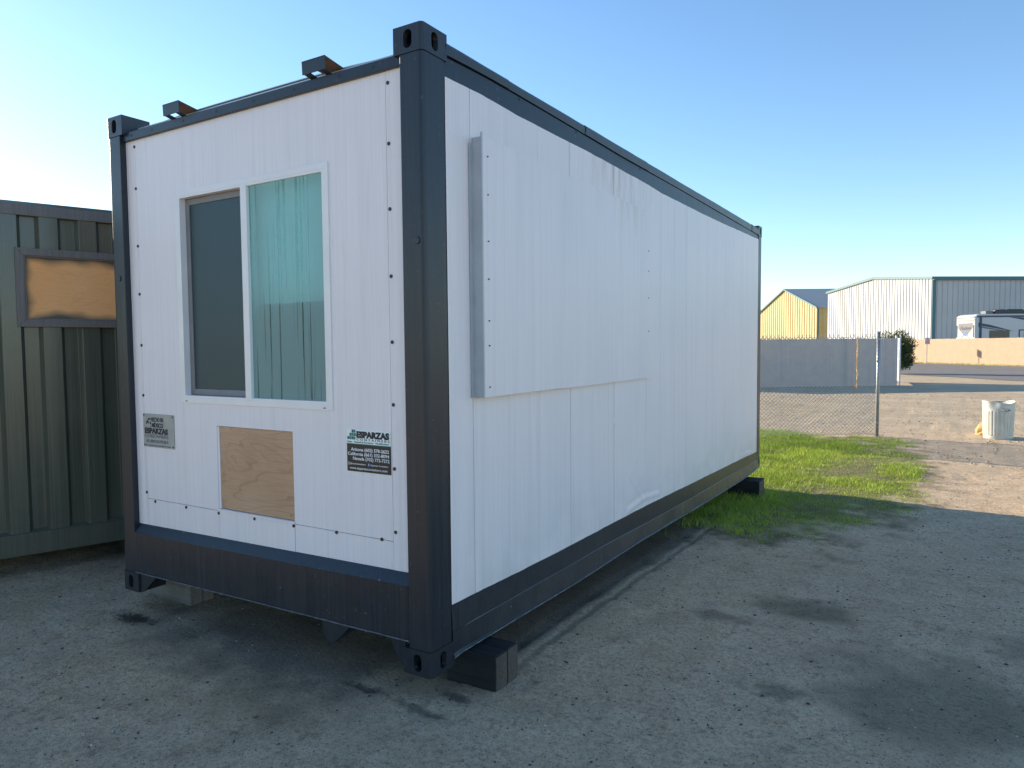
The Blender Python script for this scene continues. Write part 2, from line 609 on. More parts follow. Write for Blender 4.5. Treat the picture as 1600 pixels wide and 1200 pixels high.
tag(link('ground', me), kind='structure')

def CW(lat, dep, z=-.25):
    """a spot given by metres to the right of and ahead of the photographer"""
    return Vector((CAM.x + lat * cy - dep * sy, CAM.y + lat * sy + dep * cy, z))

# road running past the far fence
k = NT('road_asphalt')
f = k.noise(2.0, 6, .7)
c = k.mix(k.ramp(f, .3, .7), (.17, .16, .15), (.25, .235, .215))
c = k.mix(k.ramp(k.noise(30, 4, .7), .5, .8, 0, .5), c, (.34, .32, .29))
M_road = k.fin(c, .9, 0, k.bump(k.noise(60, 3), .4, .01), .2)
ra, rb = [], []
for i in range(41):
    t = i / 40
    dep = 110 - 100 * t
    wl = .5 * fbm(dep * .4, 2.0)
    ra.append(CW(20.6 + (44 - dep) * .16 + wl, dep, -.236))
    rb.append(CW(34.2 + (60 - dep) * .136, dep, -.236))
tag(MB().sheet([ra, rb]).build('road', M_road), kind='structure')

# pebbles, too many to count
def pebbles(n, xr, yr, smin, smax, name, mat, seed):
    g = np.random.RandomState(seed)
    base = np.array([(1, 0, 0), (0, 1, 0), (-1, 0, 0), (0, -1, 0), (0, 0, .8), (0, 0, -.5)], float)
    tri = np.array([(0, 1, 4), (1, 2, 4), (2, 3, 4), (3, 0, 4), (1, 0, 5), (2, 1, 5), (3, 2, 5), (0, 3, 5)])
    x = g.uniform(*xr, n); y = g.uniform(*yr, n)
    keep = ~((x < 0) & (x > -2.4) & (y > .6) & (y < 6.4))
    x, y = x[keep], y[keep]; n = len(x)
    z = ground_z(x, y)
    s = smin + (smax - smin) * g.rand(n) ** 5
    V = base[None] * s[:, None, None] * g.uniform(.6, 1.2, (n, 6, 3))
    a = g.uniform(0, 6.28, n); ca, sa = np.cos(a)[:, None], np.sin(a)[:, None]
    V = np.stack([V[:, :, 0] * ca - V[:, :, 1] * sa, V[:, :, 0] * sa + V[:, :, 1] * ca, V[:, :, 2] * .7], -1)
    V += np.stack([x, y, z + s * .15], -1)[:, None]
    F = (tri[None] + (np.arange(n) * 6)[:, None, None]).reshape(-1, 3)
    mb = bpy.data.meshes.new(name)
    mb.vertices.add(n * 6); mb.vertices.foreach_set('co', V.ravel())
    mb.loops.add(F.size); mb.loops.foreach_set('vertex_index', F.ravel())
    mb.polygons.add(len(F)); mb.polygons.foreach_set('loop_start', np.arange(0, F.size, 3))
    mb.update(calc_edges=True)
    mb.materials.append(mat)
    return link(name, mb)

k = NT('mixed_pebbles')
rn = k.n('ShaderNodeObjectInfo')
pc = k.noise(9, 2, .5)
c = k.mix(k.ramp(k.noise(23, 0, .5), .42, .58), (.10, .095, .09), (.30, .285, .26))
c = k.mix(k.ramp(k.noise(31, 0, .5, k.map((1, 1, 1), (7, 3, 1))), .66, .70), c, (.62, .60, .57))
M_peb = k.fin(c, .85, 0, None, .3)
tag(pebbles(26000, (-4.6, 4.2), (-1.5, 6.5), .0012, .010, 'loose_pebbles', M_peb, 5),
    'scattered small grey and white pebbles on the shaded dirt around the white container', 'pebbles', kind='stuff')
tag(pebbles(5000, (-4.6, 4.2), (-1.5, 9.0), .002, .013, 'loose_clods', simple('dark_clod', (.075, .062, .05), .95), 15),
    'dark crumbs of soil and bark scattered thinly over the dirt', 'soil crumbs', kind='stuff')
k = NT('sandy_pebbles')
c = k.mix(k.ramp(k.noise(19, 0, .5), .42, .58), (.20, .165, .125), (.52, .46, .37))
M_peb2 = k.fin(c, .85, 0, None, .3)
tag(pebbles(15000, (-5, 9), (9.5, 26), .004, .030, 'lot_gravel', M_peb2, 6),
    'sunlit tan gravel strewn over the open lot behind the wire fence', 'gravel', kind='stuff')

lf = MB()
g = random.Random(31)
for i in range(420):
    x, y = g.uniform(-4.3, 4.2), g.uniform(-1.3, 9.5)
    if -2.4 < x < 0 and y > .4: continue
    z = float(ground_z(x, y)) + .003
    a = g.uniform(0, 6.28); l_ = g.uniform(.008, .022); w2_ = l_ * g.uniform(.06, .4)
    dx, dy = math.cos(a), math.sin(a)
    lf.add([(x - dx * l_, y - dy * l_, z), (x - dy * w2_, y + dx * w2_, z + .003), (x + dx * l_, y + dy * l_, z + .004), (x + dy * w2_, y - dx * w2_, z + .001)], [(0, 3, 2, 1)])
tag(lf.build('leaf_litter', simple('dead_leaf', (.10, .075, .045), .8, 0, .5, 3)), 'tiny dead leaves and bits of twig dropped on the dirt', 'leaf litter', kind='stuff')

# ------------------------------------------------------------------ white office container
L, W, H = 6.50, 2.438, 2.896
WB = [(0.17, .292), (.58, .284), (.97, .277), (1.84, .271), (2.2, .271), (2.97, .263), (3.93, .245), (5.12, .228), (6.34, .20)]
CR = [(0.16, .164), (.69, .16), (1.43, .154), (1.84, .153), (2.66, .135), (3.7, .121), (5.42, .106), (6.34, .10)]
BE = [(0.17, .050), (.23, .056), (.46, .054), (.9, .047), (1.42, .037), (1.87, .037), (2.32, .041), (3.1, .029), (4.07, .009), (5.5, -.005), (6.07, .002), (6.3, .02)]
WT = [(0.17, 2.711), (.46, 2.714), (.87, 2.706), (1.29, 2.709), (1.77, 2.711), (2.55, 2.703), (3.0, 2.690), (4.2, 2.694), (6.34, 2.735)]
GAP = [(0.17, 2.808), (.5, 2.816), (.85, 2.816), (1.45, 2.810), (2.21, 2.801), (3.5, 2.802), (5.6, 2.79), (6.34, 2.785)]

def dens(t, v):
    return interp(t, v) + .0035 * float(fbm(v * 9, 1.3, 3))

OC = empty('office_container', (0, 0, 0), 0,
           'long white office container with dark slate frame and a two pane end window', 'container')

def rounded_plan(x0, x1, y0, y1, rad, corner, n=6):
    """rectangle in plan with one corner rounded; corner = (sign x, sign y)"""
    out = []
    for (sx, sy_) in ((-1, -1), (1, -1), (1, 1), (-1, 1)):
        X = x0 if sx < 0 else x1
        Y = y0 if sy_ < 0 else y1
        if (sx, sy_) == corner:
            cx_, cy_ = X - sx * rad, Y - sy_ * rad
            a0 = {(-1, -1): 180, (1, -1): 270, (1, 1): 0, (-1, 1): 90}[corner]
            for i in range(n + 1):
                a = R(a0 + 90 * i / n)
                out.append((cx_ + rad * math.cos(a), cy_ + rad * math.sin(a)))
        else:
            out.append((X, Y))
    return out

def make_casting(sx, sy_, mat):
    """hollow cast corner block with an oval opening in each outer face; origin at its outer bottom corner"""
    w_, d_, h_ = .162, .178, .118
    x0, x1 = (-w_, 0) if sx > 0 else (0, w_)
    y0, y1 = (0, d_) if sy_ < 0 else (-d_, 0)
    b = MB().prism(rounded_plan(x0, x1, y0, y1, .018, (sx, sy_)), 'z', 0, h_).build('casting', mat)
    fixn(b.data)
    cx_, cy_ = (x0 + x1) / 2, (y0 + y1) / 2
    def oval(hw, hh):
        p = []
        for i in range(20):
            a = 2 * math.pi * i / 20
            c1, s1 = math.cos(a), math.sin(a)
            p.append((hw * c1, (hh - hw) * (1 if s1 >= 0 else -1) + hw * s1 + h_ / 2))
        return p
    cut = MB().box(x0 + .026, x1 - .026, y0 + .026, y1 - .026, .02, h_ - .02)
    ov = oval(.024, .040)
    yy = (y0 - .03, y0 + .05) if sy_ < 0 else (y1 - .05, y1 + .03)
    c2 = MB().prism([(cx_ + p[0], p[1]) for p in ov], 'y', *yy)
    xx = (x1 - .05, x1 + .03) if sx > 0 else (x0 - .03, x0 + .05)
    c3 = MB().prism([(cy_ + p[0], p[1]) for p in ov], 'x', *xx)
    cutters = []
    for q_ in (cut, c2, c3):
        c = q_.build('cutter', None)
        fixn(c.data)
        cutters.append(c)
        m = b.modifiers.new('b', 'BOOLEAN')
        m.operation = 'DIFFERENCE'
        m.object = c
        m.solver = 'EXACT'
    bpy.context.view_layer.update()
    me_ = bpy.data.meshes.new_from_object(b.evaluated_get(bpy.context.evaluated_depsgraph_get()))
    me_.name = 'corner_casting'
    for c in cutters + [b]:
        bpy.data.objects.remove(c)
    return me_

cast_me = {(sx, sy_): make_casting(sx, sy_, M_dark) for sx in (-1, 1) for sy_ in (-1, 1)}

def frame(root, X0, X1, Y1, Hh, cast, mat, cast_h=.118):
    for sx, X in ((-1, X0), (1, X1)):
        for sy_, Y in ((-1, 0), (1, Y1)):
            for Z in (0, Hh - cast_h):
                o = link('corner_casting', cast[(sx, sy_)], root, .003)
                o.location = (X, Y, Z)
            # post between castings
            a, b = (X + .004, X + .130) if sx < 0 else (X - .130, X - .004)
            c, d = (Y + .004, Y + .160) if sy_ < 0 else (Y - .160, Y - .004)
            p = MB().prism(rounded_plan(a, b, c, d, .022, (sx, sy_)), 'z', cast_h, Hh - cast_h)
            p.build('corner_post', mat, root, .002)
frame(OC, -W, 0, L, H, cast_me, M_dark)

def P(x, z):       # point on the end cladding (set back from the posts)
    return x + (x - 1.958) * .004, z + (z - 1.497) * .004
YF = .040
def zc(x):         # lower edge of the end cladding falls a little to the left
    return .455 + (x + .16) * .015

def slab_with_holes(xs_, zs_, holes, y0, y1, bottom=None):
    """wall slab in the x-z plane built from cells; holes are (x0,x1,z0,z1)"""
    mb = MB()
    idx = {}
    def vid(i, j, s_):
        key = (i, j, s_)
        if key not in idx:
            idx[key] = len(mb.v)
            z = zs_[j]
            if j == 0 and bottom:
                z = bottom(xs_[i])
            mb.v.append((xs_[i], y0 if s_ == 0 else y1, z))
        return idx[key]
    def hole(i, j):
        if i < 0 or j < 0 or i >= len(xs_) - 1 or j >= len(zs_) - 1:
            return True
        mx, mz = (xs_[i] + xs_[i + 1]) / 2, (zs_[j] + zs_[j + 1]) / 2
        return any(a < mx < b and c < mz < d for a, b, c, d in holes)
    for i in range(len(xs_) - 1):
        for j in range(len(zs_) - 1):
            if hole(i, j):
                continue
            v = lambda a, b, s_: vid(i + a, j + b, s_)
            mb.f.append((v(0, 0, 0), v(1, 0, 0), v(1, 1, 0), v(0, 1, 0)))
            mb.f.append((v(0, 0, 1), v(0, 1, 1), v(1, 1, 1), v(1, 0, 1)))
            if hole(i - 1, j): mb.f.append((v(0, 0, 0), v(0, 1, 0), v(0, 1, 1), v(0, 0, 1)))
            if hole(i + 1, j): mb.f.append((v(1, 0, 0), v(1, 0, 1), v(1, 1, 1), v(1, 1, 0)))
            if hole(i, j - 1): mb.f.append((v(0, 0, 0), v(0, 0, 1), v(1, 0, 1), v(1, 0, 0)))
            if hole(i, j + 1): mb.f.append((v(0, 1, 0), v(1, 1, 0), v(1, 1, 1), v(0, 1, 1)))
    return mb

# end cladding, in the sheets its seams show
WX0, WX1, WZ0, WZ1 = P(-1.815, 0)[0], P(-.609, 0)[0], P(0, 1.194)[1], P(0, 2.386)[1]
PX0, PX1, PZ0, PZ1 = P(-1.513, 0)[0], P(-.90, 0)[0], P(0, .605)[1], P(0, 1.070)[1]
xl, xa, xb, xr = -2.308, P(-2.2, 0)[0], P(-.236, 0)[0], -.131
zt, zl = 2.745, P(0, .592)[1]
g_ = .0015
slab_with_holes([xa + g_, WX0, PX0, PX1, WX1, xb - g_], [zl + g_, PZ0, PZ1, WZ0, WZ1, zt],
                [(WX0, WX1, WZ0, WZ1), (PX0, PX1, PZ0, PZ1)], YF, YF + .018).build('cladding_sheet', M_white, OC)
slab_with_holes([xl, xa - g_], [.4, zt], [], YF + .001, YF + .018, zc).build('cladding_sheet', M_white, OC)
slab_with_holes([xb + g_, xr], [.4, zt - .002], [], YF - .001, YF + .018, zc).build('cladding_sheet', M_white, OC)
for a, b, dy in ((xa, PX0, .0), (PX0, PX1, -.0012), (PX1, xb, .0006)):
    slab_with_holes([a + g_, b - g_], [.4, zl - g_], [], YF + dy, YF + .018, zc).build('cladding_sheet', M_white, OC)
# solid end wall behind, holding the openings
slab_with_holes([xl, WX0 + .01, WX1 - .01, xr], [.40, WZ0 + .01, WZ1 - .01, 2.77], [(WX0, WX1, WZ0, WZ1)], YF + .020, YF + .075).build('end_wall', M_inside, OC)
# plywood patch set in its opening
MB().box(PX0 + .022, PX1 - .003, YF + .006, YF + .0195, PZ0 + .004, PZ1 - .003).build('plywood_patch', M_ply, OC)
MB().box(PX0 + .001, PX0 + .018, YF + .003, YF + .0190, PZ0 + .002, PZ1 - .004).build('plywood_trim', M_white, OC)
MB().box(PX0, PX1 + .002, YF - .007, YF - .0003, PZ0 - .012, PZ0 - .002).build('plywood_ledge', M_white, OC)

# window
wf = None
fr = MB()
t = .031
y0, y1 = YF - .007, YF + .016
def mitre(a, b, c, d, t_, y0_, y1_, mb):
    o_ = [(a, c), (b, c), (b, d), (a, d)]
    i_ = [(a + t_, c + t_), (b - t_, c + t_), (b - t_, d - t_), (a + t_, d - t_)]
    for i in range(4):
        j = (i + 1) % 4
        mb.prism([o_[i], o_[j], i_[j], i_[i]], 'y', y0_, y1_)
mitre(WX0 - .004, WX1 + .004, WZ0 - .004, WZ1 + .004, t, y0, y1, fr)
wf = fr.build('window', M_vinyl, OC, .0015)
wf['label'] = 'white framed sliding window, left half screened, right pane fogged'
fr2 = MB()
mitre(WX0 + t - .004, WX1 - t + .004, WZ0 + t - .004, WZ1 - t + .004, .012, YF - .006, YF + .060, fr2)
fr2.build('inner_frame', M_vinyl, wf)
MX = P(-1.222, 0)[0]
MB().box(MX - .024, MX + .024, YF - .010, YF + .05, WZ0 + t - .004, WZ1 - t + .004).build('mullion', M_vinyl, wf, .002)
po = MB().box(MX + .024, WX1 - t + .001, YF + .008, YF + .014, WZ0 + t + .001, WZ1 - t - .001).build('pane', [M_clear2, M_fog], wf)
po.data.polygons[2].material_index = 1
a, b, c, d = WX0 + t + .010, MX - .022, WZ0 + t + .010, WZ1 - t - .010
fs = MB()
mitre(a, b, c, d, .034, YF + .030, YF + .042, fs)
fs.build('screen_frame', M_sashgrey, wf, .0015)
MB().box(a + .034, b - .034, YF + .036, YF + .0365, c + .034, d - .034).build('insect_screen', M_screen, wf)
MB().box(a, b, YF + .050, YF + .056, c, d).build('pane', M_clear, wf)
# weep caps on the bottom rail
for xq in (WX0 + .05, WX1 - .05):
    MB().box(xq - .008, xq + .008, y0 - .002, y0, WZ0 + .004, WZ0 + .010).build('weep_cap', M_sashgrey, wf)
# blind drawn half way behind the glass
bl = MB()
zb = 1.735
n_ = 26
for i in range(n_):
    z = zb + (WZ1 - .03 - zb) * i / n_
    bl.add([(MX - .30, YF + .095, z), (WX1 - .02, YF + .095, z), (WX1 - .02, YF + .101, z + .0285), (MX - .30, YF + .101, z + .0285)], [(0, 1, 2, 3)])
bo = bl.build('blind', M_blind, wf, solid=.001)
bo['kind'] = 'stuff'
# pale partition seen dimly through the fogged pane
MB().box(-2.0, -.15, 1.55, 1.58, .3, 2.7).build('inner_partition', simple('partition_board', (.42, .44, .43), .7), OC)

# screws round the end cladding
sc = MB().tube([(0, -.003, 0), (0, .004, 0)], .0088, 8).mesh('screw', M_screw)
hole_m = MB().tube([(0, -.0005, 0), (0, .003, 0)], .009, 8).mesh('screw', M_black)
spots = [(-.221, z) for z in (2.684, 2.415, 2.123, 1.82, 1.52, 1.232, .935, .638)] + [(-2.2, z) for z in (2.455, 2.115, 1.829, 1.522, 1.22, .628, 2.70)] + \
        [(-2.115, .579), (-1.812, .578), (-1.514, .578), (-1.212, .582), (-.908, .582), (-.603, .588), (-.307, .593)]
for x, z in spots:
    px_, pz_ = P(x, z)
    o = link('screw', sc, OC)
    o.location = (px_, YF - .001, pz_)

# header rail and its screws
MB().prism([(YF - .018, 2.742), (YF - .018, 2.792), (YF + .0, 2.800), (YF + .10, 2.806), (YF + .10, 2.742)], 'x', -W + .13, -.13).build('header_rail', M_dark, OC, .003)
for x in (-2.22, -2.02, -1.72, -1.42, -1.12, -.82, -.52, -.30):
    o = link('screw', hole_m, OC)
    o.location = (x + .02 * random.random(), YF - .0178, 2.766 + .006 * random.random())
# roof with shallow crown just behind the rail
rf = []
for i in range(41):
    y = YF + .085 + (L - .3) * i / 40
    rf.append([(x, y, 2.812 + .045 * (1 - ((x + W / 2) / (W / 2 - .05)) ** 4) + .006 * math.sin(y * 22)) for x in np.linspace(-W + .03, -.03, 15)])
MB().sheet(rf).build('roof_sheet', M_roof, OC, solid=-.004)
MB().prism([(YF + .06, 2.80), (YF + .06, 2.838), (YF + .09, 2.848), (YF + .09, 2.80)], 'x', -W + .16, -.16).build('roof_edge', M_roof, OC)

# bent steel cleats on the header
def cleat(x0, x1, twist=0.0):
    c = MB()
    z0, z1 = 2.806, 2.868
    yA, yB = -.012, .12
    c.add([(x0, yA, z0), (x1, yA, z0), (x1, yA - .003, z1), (x0, yA - .003, z1)], [(0, 1, 2, 3)])
    c.add([(x0, yA - .003, z1), (x1, yA - .003, z1), (x1 + .005, yB, 2.842), (x0 + .03, yB, 2.842)], [(0, 1, 2, 3)])
    c.add([(x0 + .01, yA, z0), (x0 + .05, yA, z0), (x0 + .06, YF - .005, 2.790), (x0 + .02, YF - .005, 2.790)], [(3, 2, 1, 0)])
    c.add([(x1 - .035, yA, z0), (x1, yA, z0), (x1 + .003, YF - .005, 2.790), (x1 - .03, YF - .005, 2.790)], [(3, 2, 1, 0)])
    o = c.build('header_cleat', [M_dark, M_rusty], OC, solid=.005)
    o.data.polygons[1].material_index = 0
    m = o.modifiers['solid']
    m.offset = -1
    m.material_offset = 1
    return o
cleat(-1.842, -1.695)
cleat(-.722, -.568)

# front sill: sloped shelf, deep face, flange and gussets
def sillz(x):
    return .405 + (x + .14) * .017
def sillb(x):
    return .150 + (x + .14) * .012
sx0, sx1 = -W + .1305, -.1305
N = 24
rows = [[], [], [], [], []]
for i in range(N + 1):
    x = sx0 + (sx1 - sx0) * i / N
    w_ = .003 * float(fbm(x * 3, 4.4))
    rows[0].append((x, YF + .012, zc(x) + .002))
    rows[1].append((x, YF - .003, zc(x) - .002))
    rows[2].append((x, .004, sillz(x) + w_))
    rows[3].append((x, .006 + w_, sillb(x) + w_))
    rows[4].append((x, .032, sillb(x) - .004 + w_))
MB().sheet(rows).build('front_sill', M_dark, OC, solid=-.008)
MB().box(sx0, sx1, .0138, .0155, .32, .345)
ed = MB().tube([(x, .003, sillb(x) - .001 + .002 * float(fbm(x * 6, 2.2))) for x in np.linspace(sx0, sx1, 50)], .0035, 6)
ed.build('sill_flange_edge', simple('scuffed_edge_highlight', (.11, .12, .13), .5, 0, .6, 30), OC)  # highlight on the sill lip put into a lighter, unevenly scuffed colour
sb = sillb
MB().prism([(-2.278, .118), (-2.278, .004), (-2.245, .006), (-2.10, sb(-2.1))], 'y', .012, .022).build('gusset', M_dark, OC)
MB().prism([(-.160, .118), (-.160, .012), (-.192, .030), (-.262, sb(-.26)), (-.160, sb(-.16))], 'y', .012, .022).build('gusset', M_dark, OC)
gp = [(-.706, .150), (-.504, .150), (-.545, .100), (-.590, .062), (-.629, .027), (-.650, .030), (-.685, .058)]
MB().prism(gp, 'y', .010, .018).build('bent_gusset', M_dark, OC)
MB().add([(-.504, .018, .150), (-.545, .018, .100), (-.629, .018, .027), (-.52, .16, .12), (-.48, .16, .15)], [(0, 1, 4), (1, 2, 3, 4)]).build('bent_gusset', M_dark, OC, solid=.006)

# floor, inner walls
MB().box(-W + .06, -.06, .06, L - .05, .17, .25).build('floor_deck', M_inside, OC)
MB().box(-W + .02, -W + .06, .165, L - .165, .16, 2.80).build('side_wall', M_dark, OC)
MB().box(-W + .07, -.07, L - .06, L - .02, .02, 2.80).build('rear_wall', M_dark, OC)
MB().box(-.060, -.018, .165, L - .165, .16, 2.80).build('side_wall', M_inside, OC)
for yb in np.arange(.5, L - .3, .6):
    MB().box(-W + .05, -.06, yb, yb + .05, .06, .168).build('cross_member', M_black, OC)

# long side sheets between seams
seams = [.166, .36, .69, 1.01, 1.40, 1.72, 2.06, 2.37, 2.67, 2.98, 3.31, 3.63, 3.95, 4.25, 4.57, 4.90, 5.22, 5.55, 5.81, 6.08, L - .166]
ridges = [((1.98, 1.07), (2.17, .80)), ((2.17, .80), (2.33, .55)), ((2.33, .55), (2.62, .315)), ((2.33, .55), (2.52, .70)),
          ((2.30, .30), (2.62, .335)), ((2.62, .335), (2.95, .31)), ((5.55, .26), (6.05, .235)), ((1.95, 2.6), (2.12, 2.32)), ((2.2, 2.62), (2.36, 2.30)),
          ((1.42, 2.64), (1.50, 2.40)), ((2.52, 2.6), (2.62, 2.35))]
def side_disp(Y, Z):
    d = .0022 * fbm(Y * 1.3 + 4, Z * .8, 3) + .0008 * fbm(Y * 7, Z * .9, 2)
    for i, ((ya, za), (yb, zb_)) in enumerate(ridges):
        vx, vz = yb - ya, zb_ - za
        l2 = vx * vx + vz * vz
        tt = np.clip(((Y - ya) * vx + (Z - za) * vz) / l2, 0, 1)
        dd = np.hypot(Y - ya - tt * vx, Z - za - tt * vz)
        a_ = (.0048, .0042, .006, .004, .009, .008, .006, .004, .005, .003, .003)[i]
        s_ = (.010, .010, .014, .012, .018, .016, .020, .016, .016, .016, .016)[i]
        d = d + a_ * np.exp(-(dd / s_) ** 2) - .4 * a_ * np.exp(-((dd - 1.6 * s_) / s_) ** 2)
    return d
for i in range(len(seams) - 1):
    a, b = seams[i] + .0006, seams[i + 1] - .0006
    ny_ = max(6, int((b - a) / .018))
    yy = np.concatenate([[a, a + .006], np.linspace(a + .012, b - .012, ny_ - 1), [b - .006, b]])
    nz_ = 130
    base = -.004 + random.uniform(-.0006, .0006)
    rows = []
    for j in range(nz_ + 1):
        tt = j / nz_
        Z = np.array([dens(WB, v) * (1 - tt) + dens(WT, v) * tt for v in yy])
        X = base + side_disp(yy, Z)
        e = np.minimum(yy - a, b - yy)
        X = X - .0022 * np.clip(1 - e / .006, 0, 1)
        rows.append([(X[q_], yy[q_], Z[q_]) for q_ in range(len(yy))])
    MB().sheet(rows).build('wall_sheet', M_side, OC, smooth=True)

# dark bands above and below the white sheets
yy = np.linspace(.166, L - .166, 110)
def band(name, top, bot, xt, xb_, wob=.003):
    r1, r2, r3 = [], [], []
    for v in yy:
        zt_, zb_ = (top(v), bot(v))
        d = wob * float(fbm(v * 2.2, 6.6 + zt_, 3))
        r1.append((xt + d, v, zt_)); r2.append(((xt + xb_) / 2 + d * .5, v, (zt_ + zb_) / 2)); r3.append((xb_ + d, v, zb_))
    return MB().sheet([r3, r2, r1]).build(name, M_dark, OC, solid=-.006)
band('upper_band', lambda v: interp(GAP, v) - .004, lambda v: dens(WT, v) - .012, -.017, -.016)
band('lower_band', lambda v: dens(WB, v) + .012, lambda v: interp(CR, v), -.015, -.006)
# lower flange, folded out and battered along its edge
f1, f2, f3, f4 = [], [], [], []
for v in np.linspace(.166, 6.36, 150):
    zc_, zb_ = interp(CR, v), interp(BE, v)
    d = .007 * float(fbm(v * 3.1, 8.8, 3)) + .004 * float(fbm(v * 14, 1.8, 2))
    if v < .5:
        d -= (.5 - v) * .04
    f1.append((-.006, v, zc_)); f2.append((-.003 + d * .2, v, zc_ - .004)); f3.append((.012 + d, v, zb_ + .006)); f4.append((.022 + d, v, zb_ + .6 * d))
MB().sheet([f4, f3, f2, f1]).build('lower_flange', M_dark, OC, solid=-.006)
fe = MB().tube([(p[0] + .001, p[1], p[2]) for p in f4], .0032, 6)
fe.build('flange_edge', simple('worn_edge_highlight', (.16, .17, .18), .5, 0, .7, 25), OC)  # lighter worn colour carries the painted highlight along the flange edge
MB().box(-.12, -.010, .18, L - .18, .03, .15).build('bottom_rail', M_black, OC)
# top rail tube in lengths that overlap
u0 = 0
for a, b in ((.170, .72), (.722, 1.62), (1.622, 2.70), (2.702, 6.0), (6.002, L - .170)):
    r1, r2, r3, r4, r5 = [], [], [], [], []
    n_ = max(4, int((b - a) / .06))
    for i in range(n_ + 1):
        v = a + (b - a) * i / n_
        d = .004 * float(fbm(v * 3, 3.3, 3)) - (.004 if u0 % 2 else 0)
        zg = interp(GAP, v) + .004
        zt_ = 2.862 + .003 * float(fbm(v * 2, 5.5))
        r1.append((-.03, v, zg)); r2.append((-.006 + d, v, zg + .002)); r3.append((-.004 + d, v, zt_ - .012)); r4.append((-.014 + d, v, zt_)); r5.append((-.07, v, zt_ + .004))
    MB().sheet([r1, r2, r3, r4, r5]).build('top_rail', M_dark, OC, solid=-.006)
    u0 += 1
MB().box(-.075, -.030, .165, L - .165, 2.76, 2.80).build('top_rail_core', M_black, OC)
MB().box(-W + .01, -W + .07, .165, L - .165, 2.76, 2.86).build('top_rail', M_dark, OC)
MB().box(-W, -W + .06, .165, L - .165, 0.02, .16).build('bottom_rail', M_dark, OC)
MB().box(-W + .165, -.165, L - .07, L - .01, 2.80, 2.86).build('rear_header', M_dark, OC)
for yq in (.83, 1.5, 2.55):
    o = link('screw', hole_m, OC)
    o.location = (-.0105, yq, interp(GAP, yq) - .015)
    o.rotation_euler = (0, 0, math.pi / 2)

# plug bolt on the left post and near post
bolt = MB().tube([(0, -.004, 0), (0, .006, 0)], .017, 12).mesh('plug_bolt', M_dark)
for x, z in ((-.048, 1.965), (-W + .075, 1.93)):
    o = link('plug_bolt', bolt, OC, .002)
    o.location = (x, .003, z)

# serving hatch cover on the long side
hc = MB()
x0, x1, yA, yB, zA, zB = .014, .060, .364, 2.72, 1.252, 2.492
hc.add([(0, yA, zA), (x1, yA, zA), (x1, yA, zB), (0, yA, zB), (0, yB, zA - .006), (x0, yB, zA - .006), (x0, yB, zB + .004), (0, yB, zB + .004)],
       [(0, 1, 2, 3), (1, 5, 6, 2), (4, 7, 6, 5), (0, 4, 5, 1), (3, 2, 6, 7)])
# surface in two sheets with a joint
def hx(y):
    return x1 + (x0 - x1) * (y - yA) / (yB - yA)
for a, b, zt_ in ((yA, 1.222, zB), (1.2228, 1.33, zB - .004), (1.3308, yB, zB + .002)):
    rws = []
    for j in range(25):
        z = zA - .004 * (a - yA) + (zt_ - zA) * j / 24
        rws.append([(hx(v) + .0007 * float(fbm(v * 2.4, z * 1.4)), v, z) for v in np.linspace(a, b, max(3, int((b - a) / .05)))])
    MB().sheet(rws).build('hatch_sheet', M_side, OC, smooth=True)
MB().box(.0, .046, yA + .006, yA + .05, zA, zB - .004).build('hatch_channel', M_alu, OC)
MB().box(.002, .058, yA - .0045, yA - .0005, zA + .002, zB - .03).build('hatch_channel_face', M_alu, OC, .001)
MB().box(.056, .0635, yA - .009, yA + .001, zA - .002, zB + .012).build('hatch_trim', M_alu, OC, .001)
MB().box(.0005, .006, yA - .026, yA - .004, zA - .001, zB - .035).build('hatch_back_flange', M_alu, OC)
MB().prism([(yA + .01, 0.001), (yB - .05, 0.001), (yB - .05, hx(yB) - .009), (yA + .01, x1 - .009)], 'z', 0, 1)
MB().add([(.001, yA + .05, zA + .004), (hx(yA) - .009, yA + .05, zA + .004), (hx(yB) - .008, yB - .03, zA - .002), (.001, yB - .03, zA - .002)], [(0, 1, 2, 3)]).build('hatch_underside', M_white, OC, solid=.004)
for z in (2.40, 2.22, 2.0, 1.82, 1.62, 1.5, 1.30):
    o = link('screw', sc, OC)
    o.location = (hx(.40) + .002, .41, z)
    o.rotation_euler = (0, 0, math.pi / 2)
    o.scale = (.4, 1, .4)
for z in (2.2, 2.05, 1.85, 1.6):
    o = link('screw', sc, OC)
    o.location = (hx(2.66) + .002, 2.66, z)
    o.rotation_euler = (0, 0, math.pi / 2)
    o.scale = (.4, 1, .4)

# maker's plate
ax, az = P(-2.207, .910)
bx, bz = P(-1.900, 1.111)
plate = MB().box(ax, bx, YF - .0045, YF - .0022, az, bz).build('maker_plate', M_plate, OC, .002)
plate['label'] = 'brushed metal maker plate with dark engraved lettering'
yl = YF - .0052
text_part('HECHO EN', .036, M_letter, plate, (ax + .085, yl, bz - .046), width=.118, bold=.0006)
text_part('MÉXICO', .036, M_letter, plate, (ax + .088, yl, bz - .080), width=.115, bold=.0012)
text_part('ESPARZAS', .044, M_letter, plate, (ax + .016, yl, bz - .118), width=.232, bold=.0026)
text_part('CONTAINERS', .028, M_sgrey, plate, (ax + .014, yl, bz - .143), width=.236)
text_part('ID: BMOU670538-0', .026, M_sgrey, plate, (ax + .03, yl, bz - .174), width=.215)
text_part('www.esparzascontainers.com', .014, M_sgrey, plate, (ax + .012, yl, bz - .194), width=.262)
eg = MB()
